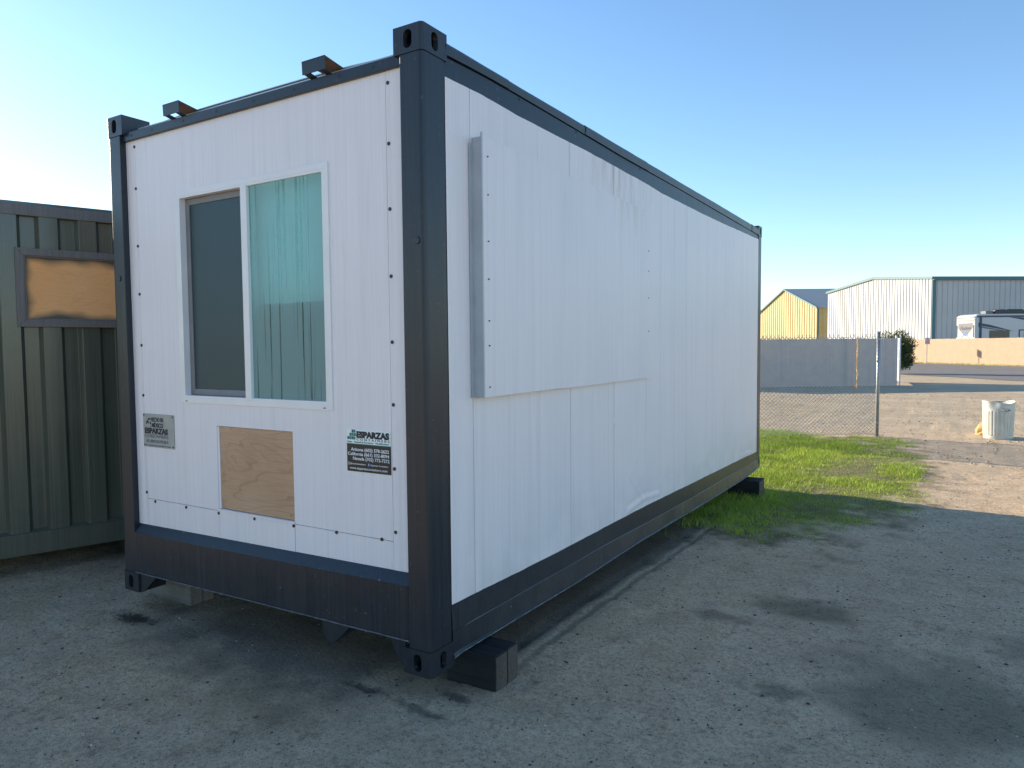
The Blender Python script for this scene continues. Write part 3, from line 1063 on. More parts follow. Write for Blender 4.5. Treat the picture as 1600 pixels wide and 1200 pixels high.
for pts in ([(.052, .150), (.082, .156), (.080, .163), (.050, .162)], [(.028, .128), (.036, .146), (.048, .152), (.060, .140), (.058, .128), (.048, .136), (.040, .128)],
            [(.066, .132), (.076, .146), (.082, .130), (.076, .124)], [(.070, .112), (.080, .120), (.078, .104)]):
    eg.prism([(ax + p[0], az + p[1] + .012) for p in pts], 'y', yl, yl + .0006)
eg.build('eagle_emblem', M_letter, plate)
for x, z in ((ax + .01, bz - .01), (bx - .012, bz - .012), (ax + .01, az + .012), (bx - .012, az + .012)):
    o = link('rivet', sc, plate)
    o.location = (x, YF - .005, z)
    o.scale = (.6, .5, .6)

# phone sticker
ax, az = P(-.518, .9035)
bx, bz = P(-.242, 1.106)
zm = az + .132
stk = MB().box(ax, bx, YF - .0030, YF - .0006, zm + .003, bz).build('sticker', M_stwhite, OC)
stk['label'] = 'two part sticker, white logo half above black half with phone numbers'
MB().box(ax, bx, YF - .0032, YF - .0006, az, zm).build('black_half', M_stblack, stk)
MB().box(ax, bx, YF - .0034, YF - .0006, zm, zm + .003).build('green_line', M_green, stk)
yl = YF - .0040
text_part('ESPARZAS', .040, M_letter, stk, (ax + .064, yl, zm + .034), width=.206, bold=.0026)
text_part('CONTAINERS', .016, M_green2, stk, (ax + .064, yl, zm + .0185), width=.206, spacing=1.6)
text_part('Sales · Rental & Purchase · Modification', .012, M_sgrey, stk, (ax + .004, yl, zm + .007), width=.262)
text_part('Arizona (602) 578-2622', .022, M_wlet, stk, (ax + .028, yl, az + .100), width=.240, bold=.0003)
text_part('California (661) 332-8094', .022, M_wlet, stk, (ax + .006, yl, az + .078), width=.262, bold=.0003)
text_part('Nevada (702) 772-7272', .022, M_wlet, stk, (ax + .038, yl, az + .056), width=.230, bold=.0003)
text_part('@esparzascontainers', .011, M_wlet, stk, (ax + .020, yl, az + .034), width=.100)
text_part('Esparzas Containers', .011, M_wlet, stk, (ax + .152, yl, az + .034), width=.108)
text_part('www.esparzascontainers.com', .017, M_wlet, stk, (ax + .016, yl, az + .011), width=.240)
MB().box(ax + .134, ax + .147, yl - .0004, yl + .0006, az + .030, az + .046).build('blue_badge', M_blue, stk)
text_part('f', .014, M_wlet, stk, (ax + .138, yl - .0008, az + .033), width=.006)
bd = MB()
mitre(ax + .006, ax + .017, az + .031, az + .043, .0016, yl, yl + .0006, bd)
bd.build('camera_badge', M_wlet, stk)
lg, lg2 = MB(), MB()
s_ = .0145
for i, n_ in enumerate((1, 2, 3)):
    for j in range(n_):
        (lg if (i + j) % 2 else lg2).box(ax + .004 + i * s_, ax + .002 + (i + 1) * s_, yl, yl + .0006, zm + .022 + j * s_ * 1.15, zm + .020 + (j + 1) * s_ * 1.15)
for j in range(3):
    c0 = zm + .022 + j * s_ * 1.15
    h_ = s_ * 1.15 - .002
    ww = (.010, .015, .011)[j]
    lg.prism([(ax + .0475, c0), (ax + .0475 + ww * .8, c0), (ax + .0475 + ww, c0 + h_ / 2), (ax + .0475 + ww * .8, c0 + h_), (ax + .0475, c0 + h_)], 'y', yl, yl + .0006)
lg.build('logo_blocks', M_green, stk)
lg2.build('logo_blocks', M_green2, stk)

# ------------------------------------------------------------------ timber blocks
def m_timber(name, a, b, lo=.0):
    k = NT(name)
    g1 = k.noise(1, 5, .7, k.map((2, 60, 60)))
    c = k.mix(k.ramp(g1, .3, .7), a, b)
    c = k.mix(k.ramp(k.noise(3, 4), .5, .75, 0, .6), c, tuple(x * .35 for x in a))
    return k.fin(c, .8, 0, k.bump(g1, .5, .006), .25)
M_tim = m_timber('dark_creosoted_timber', (.013, .016, .018), (.030, .034, .036))
M_end = m_timber('timber_end_grain', (.075, .062, .052), (.13, .11, .09))
M_tim2 = m_timber('weathered_pale_timber', (.15, .145, .135), (.25, .24, .22))

def timber(x0, x1, y0, y1, z0, z1, mat, endmat, label, skew=0.0):
    loc = ((x0 + x1) / 2, (y0 + y1) / 2, z0)
    e = empty('timber_block', loc, 0, label, 'timber block', 'timber blocks under the containers')
    a, b, c, d, h = x0 - loc[0], x1 - loc[0], y0 - loc[1], y1 - loc[1], z1 - z0
    m = MB()
    n_ = 8
    rows = []
    ring = lambda x, t_: [(x, c, 0), (x, d, 0), (x + skew, d, h), (x + skew, c, h)]
    # two baulks side by side
    mid = c + (d - c) * .52
    MB().box(a, b, c, mid - .002, 0, h).build('baulk', mat, e, .006)
    MB().box(a, b - .004, mid + .002, d, 0, h - .003).build('baulk', mat, e, .006)
    MB().box(b + .0005, b + .003, c + .006, mid - .008, .006, h - .006).build('end_grain', endmat, e)
    MB().box(b - .0035, b - .001, mid + .008, d - .006, .006, h - .008).build('end_grain', endmat, e)
    return e
zn = lambda x, y: float(base_z(y)) - .012
timber(-.13, .155, .285, .495, zn(0, .3), .028, M_tim, M_end, 'dark timber block poking out under the near right corner of the white container')
timber(-2.56, -2.13, .245, .42, zn(0, .2), .030, M_tim2, M_tim2, 'pale weathered timber block under the left front corner of the white container')
timber(-.50, .150, 5.77, 6.05, -.262, -.055, M_tim, M_end, 'dark timber block in the grass under the far corner of the white container')
timber(-2.50, -1.9, 5.77, 6.05, -.262, .0, M_tim, M_end, 'timber block hidden under the far left corner of the white container')

# ------------------------------------------------------------------ green container
d_ang = math.atan2(.946, .324)
G0 = Vector((-3.82, -.11, 0))
GS0, GS1, GH, GL = -1.0, 1.438, 2.591, 6.058
GC = empty('green_container', G0, d_ang, 'dark green corrugated container with a boarded window beside the white one', 'container')
k = NT('dark_green_paint')
z_ = k.xyz()[2]
st = k.noise(1, 5, .7, k.map((60, 60, .8)))
c = k.mix(k.ramp(st, .4, .75), (.076, .085, .064), (.11, .12, .095))
c = k.mix(k.ramp(k.noise(2.5, 5, .6), .5, .75, 0, .5), c, (.115, .125, .095))
dz = k.math('MULTIPLY', k.ramp(z_, .1, .7, .5, 0), k.ramp(k.noise(7, 5), .3, .7))
c = k.mix(dz, c, (.12, .10, .075))
M_gr = k.fin(c, k.ramp(st, .3, .8, .16, .30), 0, k.bump(k.noise(50, 4), .12, .003), .55)
k = NT('brown_grey_rail_paint')
st = k.noise(1, 6, .7, k.map((80, 80, 3)))
c = k.mix(k.ramp(st, .4, .75), (.14, .13, .125), (.21, .195, .185))
M_gr_rail = k.fin(c, .5, 0, k.bump(k.noise(60, 4), .15, .003), .4)
gcast = {}
for kk, m0 in cast_me.items():
    mm = m0.copy(); mm.materials.clear(); mm.materials.append(M_gr); gcast[kk] = mm
frame(GC, GS0, GS1, GL, GH, gcast, M_gr)
MB().box(GS0 + .165, GS1 - .165, .004, .07, 2.470, 2.548).build('top_rail', M_gr_rail, GC, .004)
MB().box(GS0 + .165, GS1 - .165, .004, .09, .0, .160).build('bottom_rail', M_gr, GC, .004)
MB().prism([(.004, .161), (.04, .178), (.05, .161)], 'x', GS0 + .165, GS1 - .165).build('rail_fillet', M_gr, GC)
MB().box(GS0 + .02, GS1 - .02, .05, GL - .02, 2.552, 2.575).build('roof_sheet', M_gr, GC)
# corrugated end
prof = []
s_ = -1.0
per = .2505
kx = math.ceil((GS0 + .13 - .08) / per) * per + .08
prof.append((GS0 + .131, .052))
x = kx
while x < GS1 - .38:
    prof += [(x, .016), (x + .110, .016), (x + .130, .050), (x + .222, .050)]
    x += per
prof.append((GS1 - .131, .052))
z0, z1 = .158, 2.472
def clip_prof(pr, a, b):
    f_ = lambda x: float(np.interp(x, [p[0] for p in pr], [p[1] for p in pr]))
    return [(a, f_(a))] + [p for p in pr if a < p[0] < b] + [(b, f_(b))]
for a_, b_, c_, d_ in ((prof[0][0], .20, z0, z1), (.20, 1.10, z0, 1.69), (.20, 1.10, 2.215, z1), (1.10, prof[-1][0], z0, z1)):
    pr = clip_prof(prof, a_, b_)
    MB().sheet([[(a, b, c_) for a, b in pr], [(a, b, d_) for a, b in pr]]).build('corrugated_end', M_gr, GC, solid=-.004, bevel=.005)
# corrugated long sides
for X, sgn in ((GS0, 1), (GS1, -1)):
    pr = []
    y = .17
    while y < GL - .35:
        pr += [(X + sgn * .016, y), (X + sgn * .016, y + .07), (X + sgn * .05, y + .138), (X + sgn * .05, y + .208)]
        y += .278
    pr.append((X + sgn * .05, GL - .17))
    MB().sheet([[(a, b, z0) for a, b in pr], [(a, b, z1) for a, b in pr]]).build('corrugated_side', M_gr, GC, solid=.004)
    a, b = (X + .004, X + .07) if sgn > 0 else (X - .07, X - .004)
    MB().box(a, b, .165, GL - .165, 2.470, 2.548).build('top_rail', M_gr_rail, GC)
    MB().box(a, b, .165, GL - .165, .0, .16).build('bottom_rail', M_gr, GC)
MB().box(GS0 + .06, GS1 - .06, GL - .06, GL - .02, .02, 2.55).build('rear_wall', M_gr, GC)
MB().box(GS0 + .07, GS1 - .07, .10, GL - .07, .03, .14).build('floor_deck', M_black, GC)
# window frame, boarded
fa, fb, fc, fd = .172, 1.12, 1.668, 2.236
wfm = MB()
mitre(fa, fb, fc, fd, .052, -.012, .055, wfm)
gw = wfm.build('boarded_window', M_gr_rail, GC, .002)
w2 = MB()
mitre(fa + .053, fb - .053, fc + .053, fd - .053, .008, -.002, .055, w2)
w2.build('inner_bead', simple('pale_bead', (.17, .165, .16), .5), gw)
M_board = m_ply('oversprayed_plywood', (.97, .47, .18), (.97, .54, .25), (.56, .27, .09), 1.4, 0,  # board's glow is put into its very bright orange base colour
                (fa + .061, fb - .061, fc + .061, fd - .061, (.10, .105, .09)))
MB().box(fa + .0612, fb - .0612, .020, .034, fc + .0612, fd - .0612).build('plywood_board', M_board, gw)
for sx_, sy2, lab in ((GS0 + .25, .25, 'timber block hidden under the left end of the green container'),
                      (GS1 - .35, .25, 'timber block in shadow under the green container next to the white one')):
    for dy, extra in ((0, 'front'), (GL - .6, 'rear')):
        p = G0 + Matrix.Rotation(d_ang, 3, 'Z') @ Vector((sx_, sy2 + dy, 0))
        zz = float(base_z(p.y)) - .015
        e = empty('timber_block', (p.x, p.y, zz), d_ang, lab + ', ' + extra + ' one', 'timber block', 'timber blocks under the containers')
        MB().box(-.25, .25, -.09, .09, 0, -zz).build('baulk', M_tim, e, .005)

# ------------------------------------------------------------------ fences
M_galv = simple('galvanised_steel', (.30, .32, .33), .45, .5, .15, 12)
M_wire = simple('galvanised_wire', (.42, .42, .41), .5, .15, .1)

def chain(A, B, z0, z1, wd, rad, tube=True, jag=0.0, wave=.004):
    A, B = Vector(A), Vector(B)
    Ln = (B - A).length
    u = (B - A) / Ln
    nrm = Vector((u.y, -u.x, 0))
    n = int(Ln / wd)
    m = int((z1 - z0) / wd)
    mb = MB()
    for k_ in range(n):
        pts = []
        for j in range(m + 1):
            odd = (j + k_) % 2
            p = A + u * ((k_ + odd) * wd) + nrm * (wave if odd else -wave)
            p.z = z0 + j * wd
            pts.append(p)
        if jag:
            pts.append(pts[-1] + Vector((random.uniform(-.01, .01), 0, jag * random.uniform(.6, 1.3))))
        for a, b in zip(pts[:-1], pts[1:]):
            dd = (b - a).normalized()
            if tube:
                e1 = nrm * rad
                e2 = dd.cross(nrm).normalized() * rad
                vs = []
                for p in (a, b):
                    vs += [p + e1, p - e1 * .5 + e2 * .87, p - e1 * .5 - e2 * .87]
                mb.add(vs, [(0, 1, 4, 3), (1, 2, 5, 4), (2, 0, 3, 5)])
            else:
                e2 = dd.cross(nrm).normalized() * rad
                mb.add([a + e2, b + e2, b - e2, a - e2], [(0, 1, 2, 3)])
    return mb

# near chain link fence
FA, FB = CW(6.78, 13.2), CW(2.6, 13.5)
nf = empty('chain_link_fence', FA, 0, 'bare see-through chain link fence with one galvanised end post on the grass', 'fence')
u = (FB - FA).normalized()
fl = (FB - FA).length
o = MB().tube([(0, 0, -.1), (.004, 0, 1.0), (0, 0, 1.93)], .030, 12).build('end_post', M_galv, nf, smooth=True)
MB().tube([(0, 0, 1.93), (0, 0, 1.945), (0, 0, 1.96)], [.037, .037, .018], 12).build('post_cap', M_galv, nf)
for z in (.25, .85, 1.4, 1.8):
    MB().tube([(0, 0, z), (0, 0, z + .03)], .036, 10).build('band_clip', M_galv, nf)
o = chain(u * .04, u * fl, .03, 1.90, .036, .0046, True, .045).build('wire_mesh', M_wire, nf)
o['kind'] = 'stuff'
for z in (.06, 1.86):
    MB().tube([u * .03 + Vector((0, 0, z)), u * fl * .5 + Vector((0, 0, z - .012)), u * fl + Vector((0, 0, z))], .0035, 5).build('tension_wire', M_wire, nf)
MB().tube([u * fl + Vector((0, 0, -.1)), u * fl + Vector((0, 0, 1.93))], .030, 10).build('end_post', M_galv, nf)
# frayed orange rope hanging in the mesh
M_rope = simple('orange_rope', (.72, .50, .25), .8, 0, .4, 40)
rp = CW(6.37, 13.15, 0)
rope = empty('rope', (rp.x, rp.y, -.25), 0, 'frayed orange rope hanging down the chain link fence left of its end post', 'rope')
for s2 in range(3):
    pts = []
    for i in range(46):
        z = 1.84 - .93 * i / 45 * (1 if s2 < 2 else .97)
        a = i * .8 + s2 * 2.1
        pts.append((.011 * math.cos(a) + .006 * math.sin(i * .23), .014 * math.sin(a), z))
    MB().tube(pts, .0055 + .002 * (s2 == 0), 5).build('strand', M_rope, rope)
for i in range(14):
    z = random.uniform(.95, 1.35) if i < 9 else random.uniform(1.3, 1.8)
    a = random.uniform(-1, 1)
    MB().tube([(0, 0, z), (.05 * a, 0, z + random.uniform(-.02, .05)), (.085 * a, .01, z + random.uniform(-.07, .05))], .0035, 4).build('frayed_end', M_rope, rope)

# grey slatted fence
M_slat = simple('grey_slats', (.47, .43, .415), .6, 0, .08, 3)
M_slatt = simple('tan_slats', (.42, .30, .21), .65, 0, .08, 3)
def slats(A, B, z0, z1, w_, t_, gap=.006, jit=.0):
    A, B = Vector(A), Vector(B)
    Ln = (B - A).length
    u = (B - A) / Ln
    nn = Vector((u.y, -u.x, 0)) * t_
    mb = MB()
    x = 0
    while x < Ln:
        x2 = min(x + w_, Ln)
        j = random.uniform(-jit, jit)
        a, b = A + u * (x + gap / 2), A + u * (x2 - gap / 2)
        off = nn * random.uniform(-.3, .3)
        ps = [a + off - nn / 2, b + off - nn / 2, b + off + nn / 2, a + off + nn / 2]
        mb.add([(p.x, p.y, z0) for p in ps] + [(p.x, p.y, z1 + j) for p in ps],
               [(0, 3, 2, 1), (4, 5, 6, 7), (0, 1, 5, 4), (1, 2, 6, 5), (2, 3, 7, 6), (3, 0, 4, 7)])
        x = x2
    return mb
GA, GB = CW(5.5, 28.5), CW(15.75, 29.15)
gf = empty('slatted_fence', GB, 0, 'grey privacy slatted fence in shade behind the bare chain link', 'fence')
A_, B_ = GA - GB, Vector((0, 0, 0))
o = slats(A_, B_, -.03, 1.93, .075, .010, .006, .01).build('privacy_slats', M_slat, gf); o['kind'] = 'stuff'
un = (B_ - A_).normalized(); nrm = Vector((un.y, -un.x, 0))
if nrm.dot(CAM - GB) < 0: nrm = -nrm
o = chain(A_ + nrm * .018, B_ + nrm * .018, .02, 1.94, .05, .0045, False).build('wire_mesh', simple('light_wire', (.42, .43, .46), .5), gf); o['kind'] = 'stuff'
for t_ in (0, .26, .52, .78, 1.0):
    p = A_.lerp(B_, t_) - nrm * .05
    MB().tube([p + Vector((0, 0, -.1)), p + Vector((0, 0, 2.02 if t_ == 1 else 1.97))], .035, 8).build('fence_post', M_galv, gf)
# short return with a pale post and rungs
M_pale = simple('pale_pipe', (.62, .63, .62), .5, 0, .1)
q2 = CW(17.0, 31.6) - GB
for p in (Vector((.10, .05, 0)), q2):
    MB().tube([p + Vector((0, 0, -.1)), p + Vector((0, 0, 2.08))], .026, 8).build('gate_post', M_pale, gf)
for z in (.18, .62, 1.06, 1.5, 1.92):
    MB().tube([Vector((.10, .05, z)), q2 + Vector((0, 0, z))], .024, 6).build('gate_rail', M_pale, gf)
o = slats(Vector((.10, .05, 0)), q2, .15, 1.93, .075, .010, .006).build('gate_slats', M_slat, gf); o['kind'] = 'stuff'

# tan slatted fence across the road
TA, TB = CW(32.6, 82), CW(38.2, 41)
tf = empty('slatted_fence', TB, 0, 'long sunlit tan slatted fence across the road', 'fence')
A_, B_ = TA - TB, Vector((0, 0, 0))
o = slats(A_, B_, .04, 2.03, .11, .012, .008, .01).build('privacy_slats', M_slatt, tf); o['kind'] = 'stuff'
un = (B_ - A_).normalized(); nrm = Vector((un.y, -un.x, 0))
if nrm.dot(CAM - TB) < 0: nrm = -nrm
o = chain(A_ + nrm * .02, B_ + nrm * .02, .02, 2.05, .10, .008, False).build('wire_mesh', simple('tan_wire', (.45, .33, .21), .6), tf); o['kind'] = 'stuff'
for i in range(15):
    p = A_.lerp(B_, i / 14) - nrm * .06
    MB().tube([p + Vector((0, 0, -.1)), p + Vector((0, 0, 2.02))], .035, 6).build('fence_post', M_galv, tf)

# road sign
sp_ = CW(33.45, 57.5)
sg = empty('road_sign', sp_, 0, 'small white rectangular sign on a thin pole before the tan fence', 'sign')
MB().tube([(0, 0, -.1), (0, 0, 2.14)], .028, 8).build('pole', M_galv, sg)
dv = Vector((-sy, cy, 0)); lv = Vector((cy, sy, 0))
ang = YAW + .15
sgp = MB().box(-.23, .23, -.042, -.030, 1.60, 2.14).build('sign_plate', simple('sign_white', (.62, .58, .58), .5), sg)
sgp.rotation_euler = (0, 0, ang)
tp = text_part('NO', .17, simple('sign_red', (.40, .06, .06), .5), sgp, (-.11, -.046, 1.95), width=.24, bold=.006)
text_part('PARKING', .11, bpy.data.materials['sign_red'], sgp, (-.19, -.046, 1.81), width=.38, bold=.004)
text_part('ANY TIME', .08, bpy.data.materials['sign_red'], sgp, (-.17, -.046, 1.68), width=.34, bold=.003)

# ------------------------------------------------------------------ buildings
def ribbed(pts_xy_z, name, mat, parent, pitch=.5, depth=.06, rib=.12):
    """ribbed cladding from p to q with a top height that may vary along it"""
    (p, q_, top) = pts_xy_z
    p, q_ = Vector(p), Vector(q_)
    Ln = (q_ - p).length
    u = (q_ - p) / Ln
    nn = Vector((u.y, -u.x, 0))
    lo, hi = [], []
    x = 0
    st_ = []
    while x < Ln - pitch * .5:
        st_ += [(x, 0), (x + pitch - rib, 0), (x + pitch - rib * .75, depth), (x + pitch - rib * .25, depth), (x + pitch, 0)]
        x += pitch
    st_ = [(a, b) for a, b in st_ if a <= Ln] + [(Ln, 0)]
    for a, b in st_:
        v = p + u * a + nn * b
        lo.append((v.x, v.y, 0)); hi.append((v.x, v.y, top(a / Ln)))
    return MB().sheet([lo, hi]).build(name, mat, parent)

M_wh = simple('pale_metal_cladding', (.41, .43, .445), .5, 0, .06, .3)
M_teal = simple('teal_trim', (.045, .13, .16), .5, 0, .1)
M_mroof = simple('metal_roof', (.20, .24, .26), .5, .2)
wa = empty('warehouse', CW(47.05, 80), YAW + R(4.5), 'big pale ribbed metal warehouse with teal trim at the right edge', 'building')
D, LN, EH, RH = 22.5, 62, 9.0, 10.0
gab = lambda t_: EH + (RH - EH) * (1 - abs(2 * t_ - 1)) - .02
ribbed(((0, D, 0), (0, 0, 0), gab), 'gable_cladding', M_wh, wa, .56, .07, .20)
ribbed(((0, 0, 0), (LN, 0, 0), lambda t_: EH - .02), 'side_cladding', M_wh, wa, .62, .07, .14)
MB().add([(0, -.25, EH - .03), (LN, -.25, EH - .03), (LN, D / 2, RH), (0, D / 2, RH), (0, D + .25, EH - .03), (LN, D + .25, EH - .03)],
         [(0, 1, 2, 3), (3, 2, 5, 4)]).build('roof', M_mroof, wa, solid=-.08)
MB().box(-.10, LN, -.34, -.12, EH - .32, EH + .06).build('eave_gutter', M_teal, wa)
MB().prism([(-.2, EH - .2), (-.2, EH + .08), (D / 2, RH + .12), (D + .2, EH + .08), (D + .2, EH - .2), (D / 2, RH - .2)], 'x', -.24, -.12).build('gable_trim', M_teal, wa)
MB().box(-.12, .30, -.14, -.075, 0, EH - .33).build('corner_trim', M_teal, wa)
MB().box(.02, LN, D - .1, D, 0, EH - .1).build('rear_wall', M_wh, wa)
MB().box(LN - .1, LN - .0, .02, D - .12, 0, EH - .1).build('end_wall', M_wh, wa)

M_yel = simple('yellow_metal_cladding', (.44, .36, .17), .5, 0, .08, .4)
ye = empty('metal_shed', CW(46.4, 108.5), YAW + R(1.2), 'small yellow ribbed metal shed with steep grey gable roof', 'building')
D2, L2, E2, R2 = 24.2, 16, 7.3, 10.85
gab2 = lambda t_: E2 + (R2 - E2) * (1 - abs(2 * t_ - 1)) - .02
ribbed(((0, D2, 0), (0, 0, 0), gab2), 'gable_cladding', M_yel, ye, .9, .10, .35)
ribbed(((0, 0, 0), (L2, 0, 0), lambda t_: E2 - .02), 'side_cladding', M_yel, ye, .9, .08, .2)
k = NT('grey_tile_roof')
br = k.n('ShaderNodeTexBrick')
k.l(k.map((1.2, 1.2, 1.2)), br.inputs['Vector'])
br.inputs['Color1'].default_value = (.10, .13, .15, 1); br.inputs['Color2'].default_value = (.15, .18, .20, 1); br.inputs['Mortar'].default_value = (.32, .36, .38, 1)
br.inputs['Mortar Size'].default_value = .09
M_groof = k.fin(br.outputs[0], .6)
MB().add([(-.2, -.4, E2 - .15), (L2, -.4, E2 - .15), (L2, D2 / 2, R2), (-.2, D2 / 2, R2), (-.2, D2 + .4, E2 - .15), (L2, D2 + .4, E2 - .15)],
         [(0, 1, 2, 3), (3, 2, 5, 4)]).build('roof', M_groof, ye, solid=-.1)
rr_ = MB()
for i in range(18):
    x = .3 + i * .9
    rr_.add([(x, -.4, E2 - .10), (x + .12, -.4, E2 - .10), (x + .12, D2 / 2, R2 + .06), (x, D2 / 2, R2 + .06)], [(0, 1, 2, 3)])
rr_.build('roof_ribs', M_mroof, ye, solid=.08)
MB().box(-.1, .18, -.12, -.09, 0, E2 - .25).build('corner_trim', M_teal, ye)
MB().prism([(-.45, E2 - .3), (-.45, E2 - .02), (D2 / 2, R2 + .12), (D2 + .45, E2 - .02), (D2 + .45, E2 - .3), (D2 / 2, R2 - .16)], 'x', -.36, -.22).build('gable_trim', M_teal, ye)
MB().box(.02, L2, D2 - .1, D2, 0, E2 - .2).build('rear_wall', M_yel, ye)
MB().box(L2 - .1, L2, .02, D2 - .12, 0, E2 - .2).build('end_wall', M_yel, ye)

# ------------------------------------------------------------------ travel trailer
M_rvw = simple('trailer_white', (.50, .51, .53), .3, 0, .03)
M_rvn = simple('trailer_navy', (.012, .035, .085), .35)
M_rvg = simple('trailer_grey', (.13, .13, .14), .4)
M_rvb = simple('trailer_brown_glass', (.05, .045, .035), .2)
rv = empty('travel_trailer', CW(39.4, 60.8), YAW, 'white and navy travel trailer parked behind the tan fence', 'trailer')
bx0, bx1, by0, by1, bz0, bz1 = 0, 10.5, 0, 2.5, .75, 4.12
body = MB().prism([(bx0 + .25, bz0), (bx0, bz0 + .6), (bx0, bz1 - .35), (bx0 + .12, bz1 - .08), (bx0 + .35, bz1), (bx1, bz1), (bx1, bz0)], 'y', by0, by1).build('body', M_rvw, rv, .03)
for z in (3.62, 3.86):
    MB().box(-.035, .0, .06, 2.44, z, z + .10).build('cap_ridge', M_rvw, rv)
    MB().box(-.012, .0, .06, 2.44, z - .06, z - .003).build('cap_groove', M_rvg, rv)
fp = MB()
fp.add([(-.006, 2.25, 3.38), (-.006, .25, 3.38), (-.006, .25, 2.95), (-.006, 1.0, 2.35), (-.006, 1.5, 2.35), (-.006, 2.25, 2.95)], [(0, 1, 2, 3, 4, 5)])
fp.build('grey_shield', M_rvg, rv, solid=.004)
text_part('Fuzion', .42, M_rvn, rv, (-.016, 1.98, 2.82), rotz=-math.pi / 2, width=1.45, bold=.008, slant=.3, depth=.003)
MB().add([(-.014, 1.5, 2.42), (-.014, 1.25, 2.66), (-.014, 1.0, 2.42), (-.014, 1.25, 2.20)], [(0, 1, 2, 3)]).build('blue_badge', M_blue, rv, solid=.004)
for sgn in (-1, 1):
    MB().add([(-.010, 1.25 + sgn * .15, 2.36), (-.010, 1.25 + sgn * .22, 2.42), (-.010, 1.25 + sgn * .80, 1.92), (-.010, 1.25 + sgn * .74, 1.88)], [(0, 1, 2, 3)]).build('stripe', M_rvg, rv, solid=.004)
for y in (.10, 2.36):
    MB().box(-.04, -.002, y, y + .05, 2.15, 3.2).build('clearance_trim', M_rvn, rv)
MB().box(.2, bx1, -.05, -.002, 3.84, 3.98).build('awning_roll', M_rvn, rv)
for x in (.40, 6.6, 7.1, 7.5):
    MB().box(x, x + .16, -.07, -.003, .9, 3.90).build('awning_arm', M_rvn, rv)
def stripe(pts, mat, nm='stripe'):
    MB().add([(a, -.012, b) for a, b in pts], [tuple(range(len(pts)))]).build(nm, mat, rv, solid=.008)
stripe([(.3, 3.15), (3.4, 2.62), (1.2, 3.22), (.3, 3.38)], M_rvn)
stripe([(2.9, 3.82), (6.4, 3.18), (4.6, 3.74), (3.8, 3.82)], M_rvn)
stripe([(.3, 3.0), (1.4, 2.8), (3.2, 2.62), (1.4, 2.92), (.3, 3.12)], M_rvg)
MB().box(1.25, 2.95, -.03, -.013, .85, 2.72).build('storage_panel', simple('trailer_bronze', (.085, .080, .060), .35), rv)
dr = MB()
mitre(3.75, 5.35, 1.0, 2.78, .09, -.035, -.004, dr)
door = dr.build('door', M_rvn, rv)
MB().box(4.2, 4.85, -.05, -.036, 1.55, 2.45).build('door_window', M_rvb, door)
MB().box(5.38, 6.5, -.02, -.003, 2.12, 2.17).build('belt_line', M_rvn, rv)
MB().box(5.38, 6.5, -.02, -.003, 1.42, 1.47).build('belt_line', M_rvn, rv)
MB().box(7.9, 9.4, -.03, -.003, 2.2, 3.1).build('side_window', M_rvb, rv)
ac = MB().prism([(2.2, 4.12), (2.25, 4.5), (3.0, 4.55), (3.2, 4.45), (3.4, 4.55), (4.6, 4.55), (4.95, 4.35), (5.0, 4.12)], 'y', .8, 1.8)
ac.build('roof_unit', simple('roof_unit_black', (.015, .018, .022), .4), rv, .05)
MB().box(1.5, 2.15, .9, 1.6, 4.125, 4.42).build('roof_vent', M_rvg, rv, .03)
for x in (7.2, 8.2):
    wmb = MB().tube([(x, .02, .38), (x, .25, .38)], .38, 18)
    wmb.build('wheel', M_black, rv)
MB().box(.6, bx1 - .2, .5, 2.0, .45, .76).build('chassis', M_black, rv)
for x in (1.0, 9.8):
    MB().box(x, x + .1, .6, .7, 0, .46).build('jack_leg', M_galv, rv)

# ------------------------------------------------------------------ plants
def leaf_mat(name, a, b, tr=.25):
    k = NT(name)
    f = k.noise(2.3, 3)
    g2 = k.noise(60, 1)
    c = k.mix(k.ramp(f, .35, .65), a, b)
    c = k.mix(k.ramp(g2, .3, .7, 0, .6), c, tuple(x * 1.5 for x in b))
    k.fin(c, .5, 0, None, .4)
    tl = k.n('ShaderNodeBsdfTranslucent')
    k.l(c, tl.inputs[0])
    m = k.n('ShaderNodeMixShader')
    m.inputs[0].default_value = tr
    k.l(k.b.outputs[0], m.inputs[1])
    k.l(tl.outputs[0], m.inputs[2])
    k.l(m.outputs[0], k.out.inputs['Surface'])
    return k.m

def leafy(name, n, fn, size, mat, parent, seed):
    g = np.random.RandomState(seed)
    mb = MB()
    for i in range(n):
        c = Vector(fn(g))
        d = Vector(g.normal(size=3)); d.normalize()
        d.z = abs(d.z) + .3; d.normalize()
        s2 = d.orthogonal().normalized()
        s2 = Matrix.Rotation(g.uniform(0, 6.28), 3, d) @ s2
        l_ = size * g.uniform(.7, 1.4)
        mb.add([c, c + d * l_ * .5 + s2 * l_ * .13, c + d * l_, c + d * l_ * .5 - s2 * l_ * .13], [(0, 1, 2, 3)])
    return mb.build(name, mat, parent)

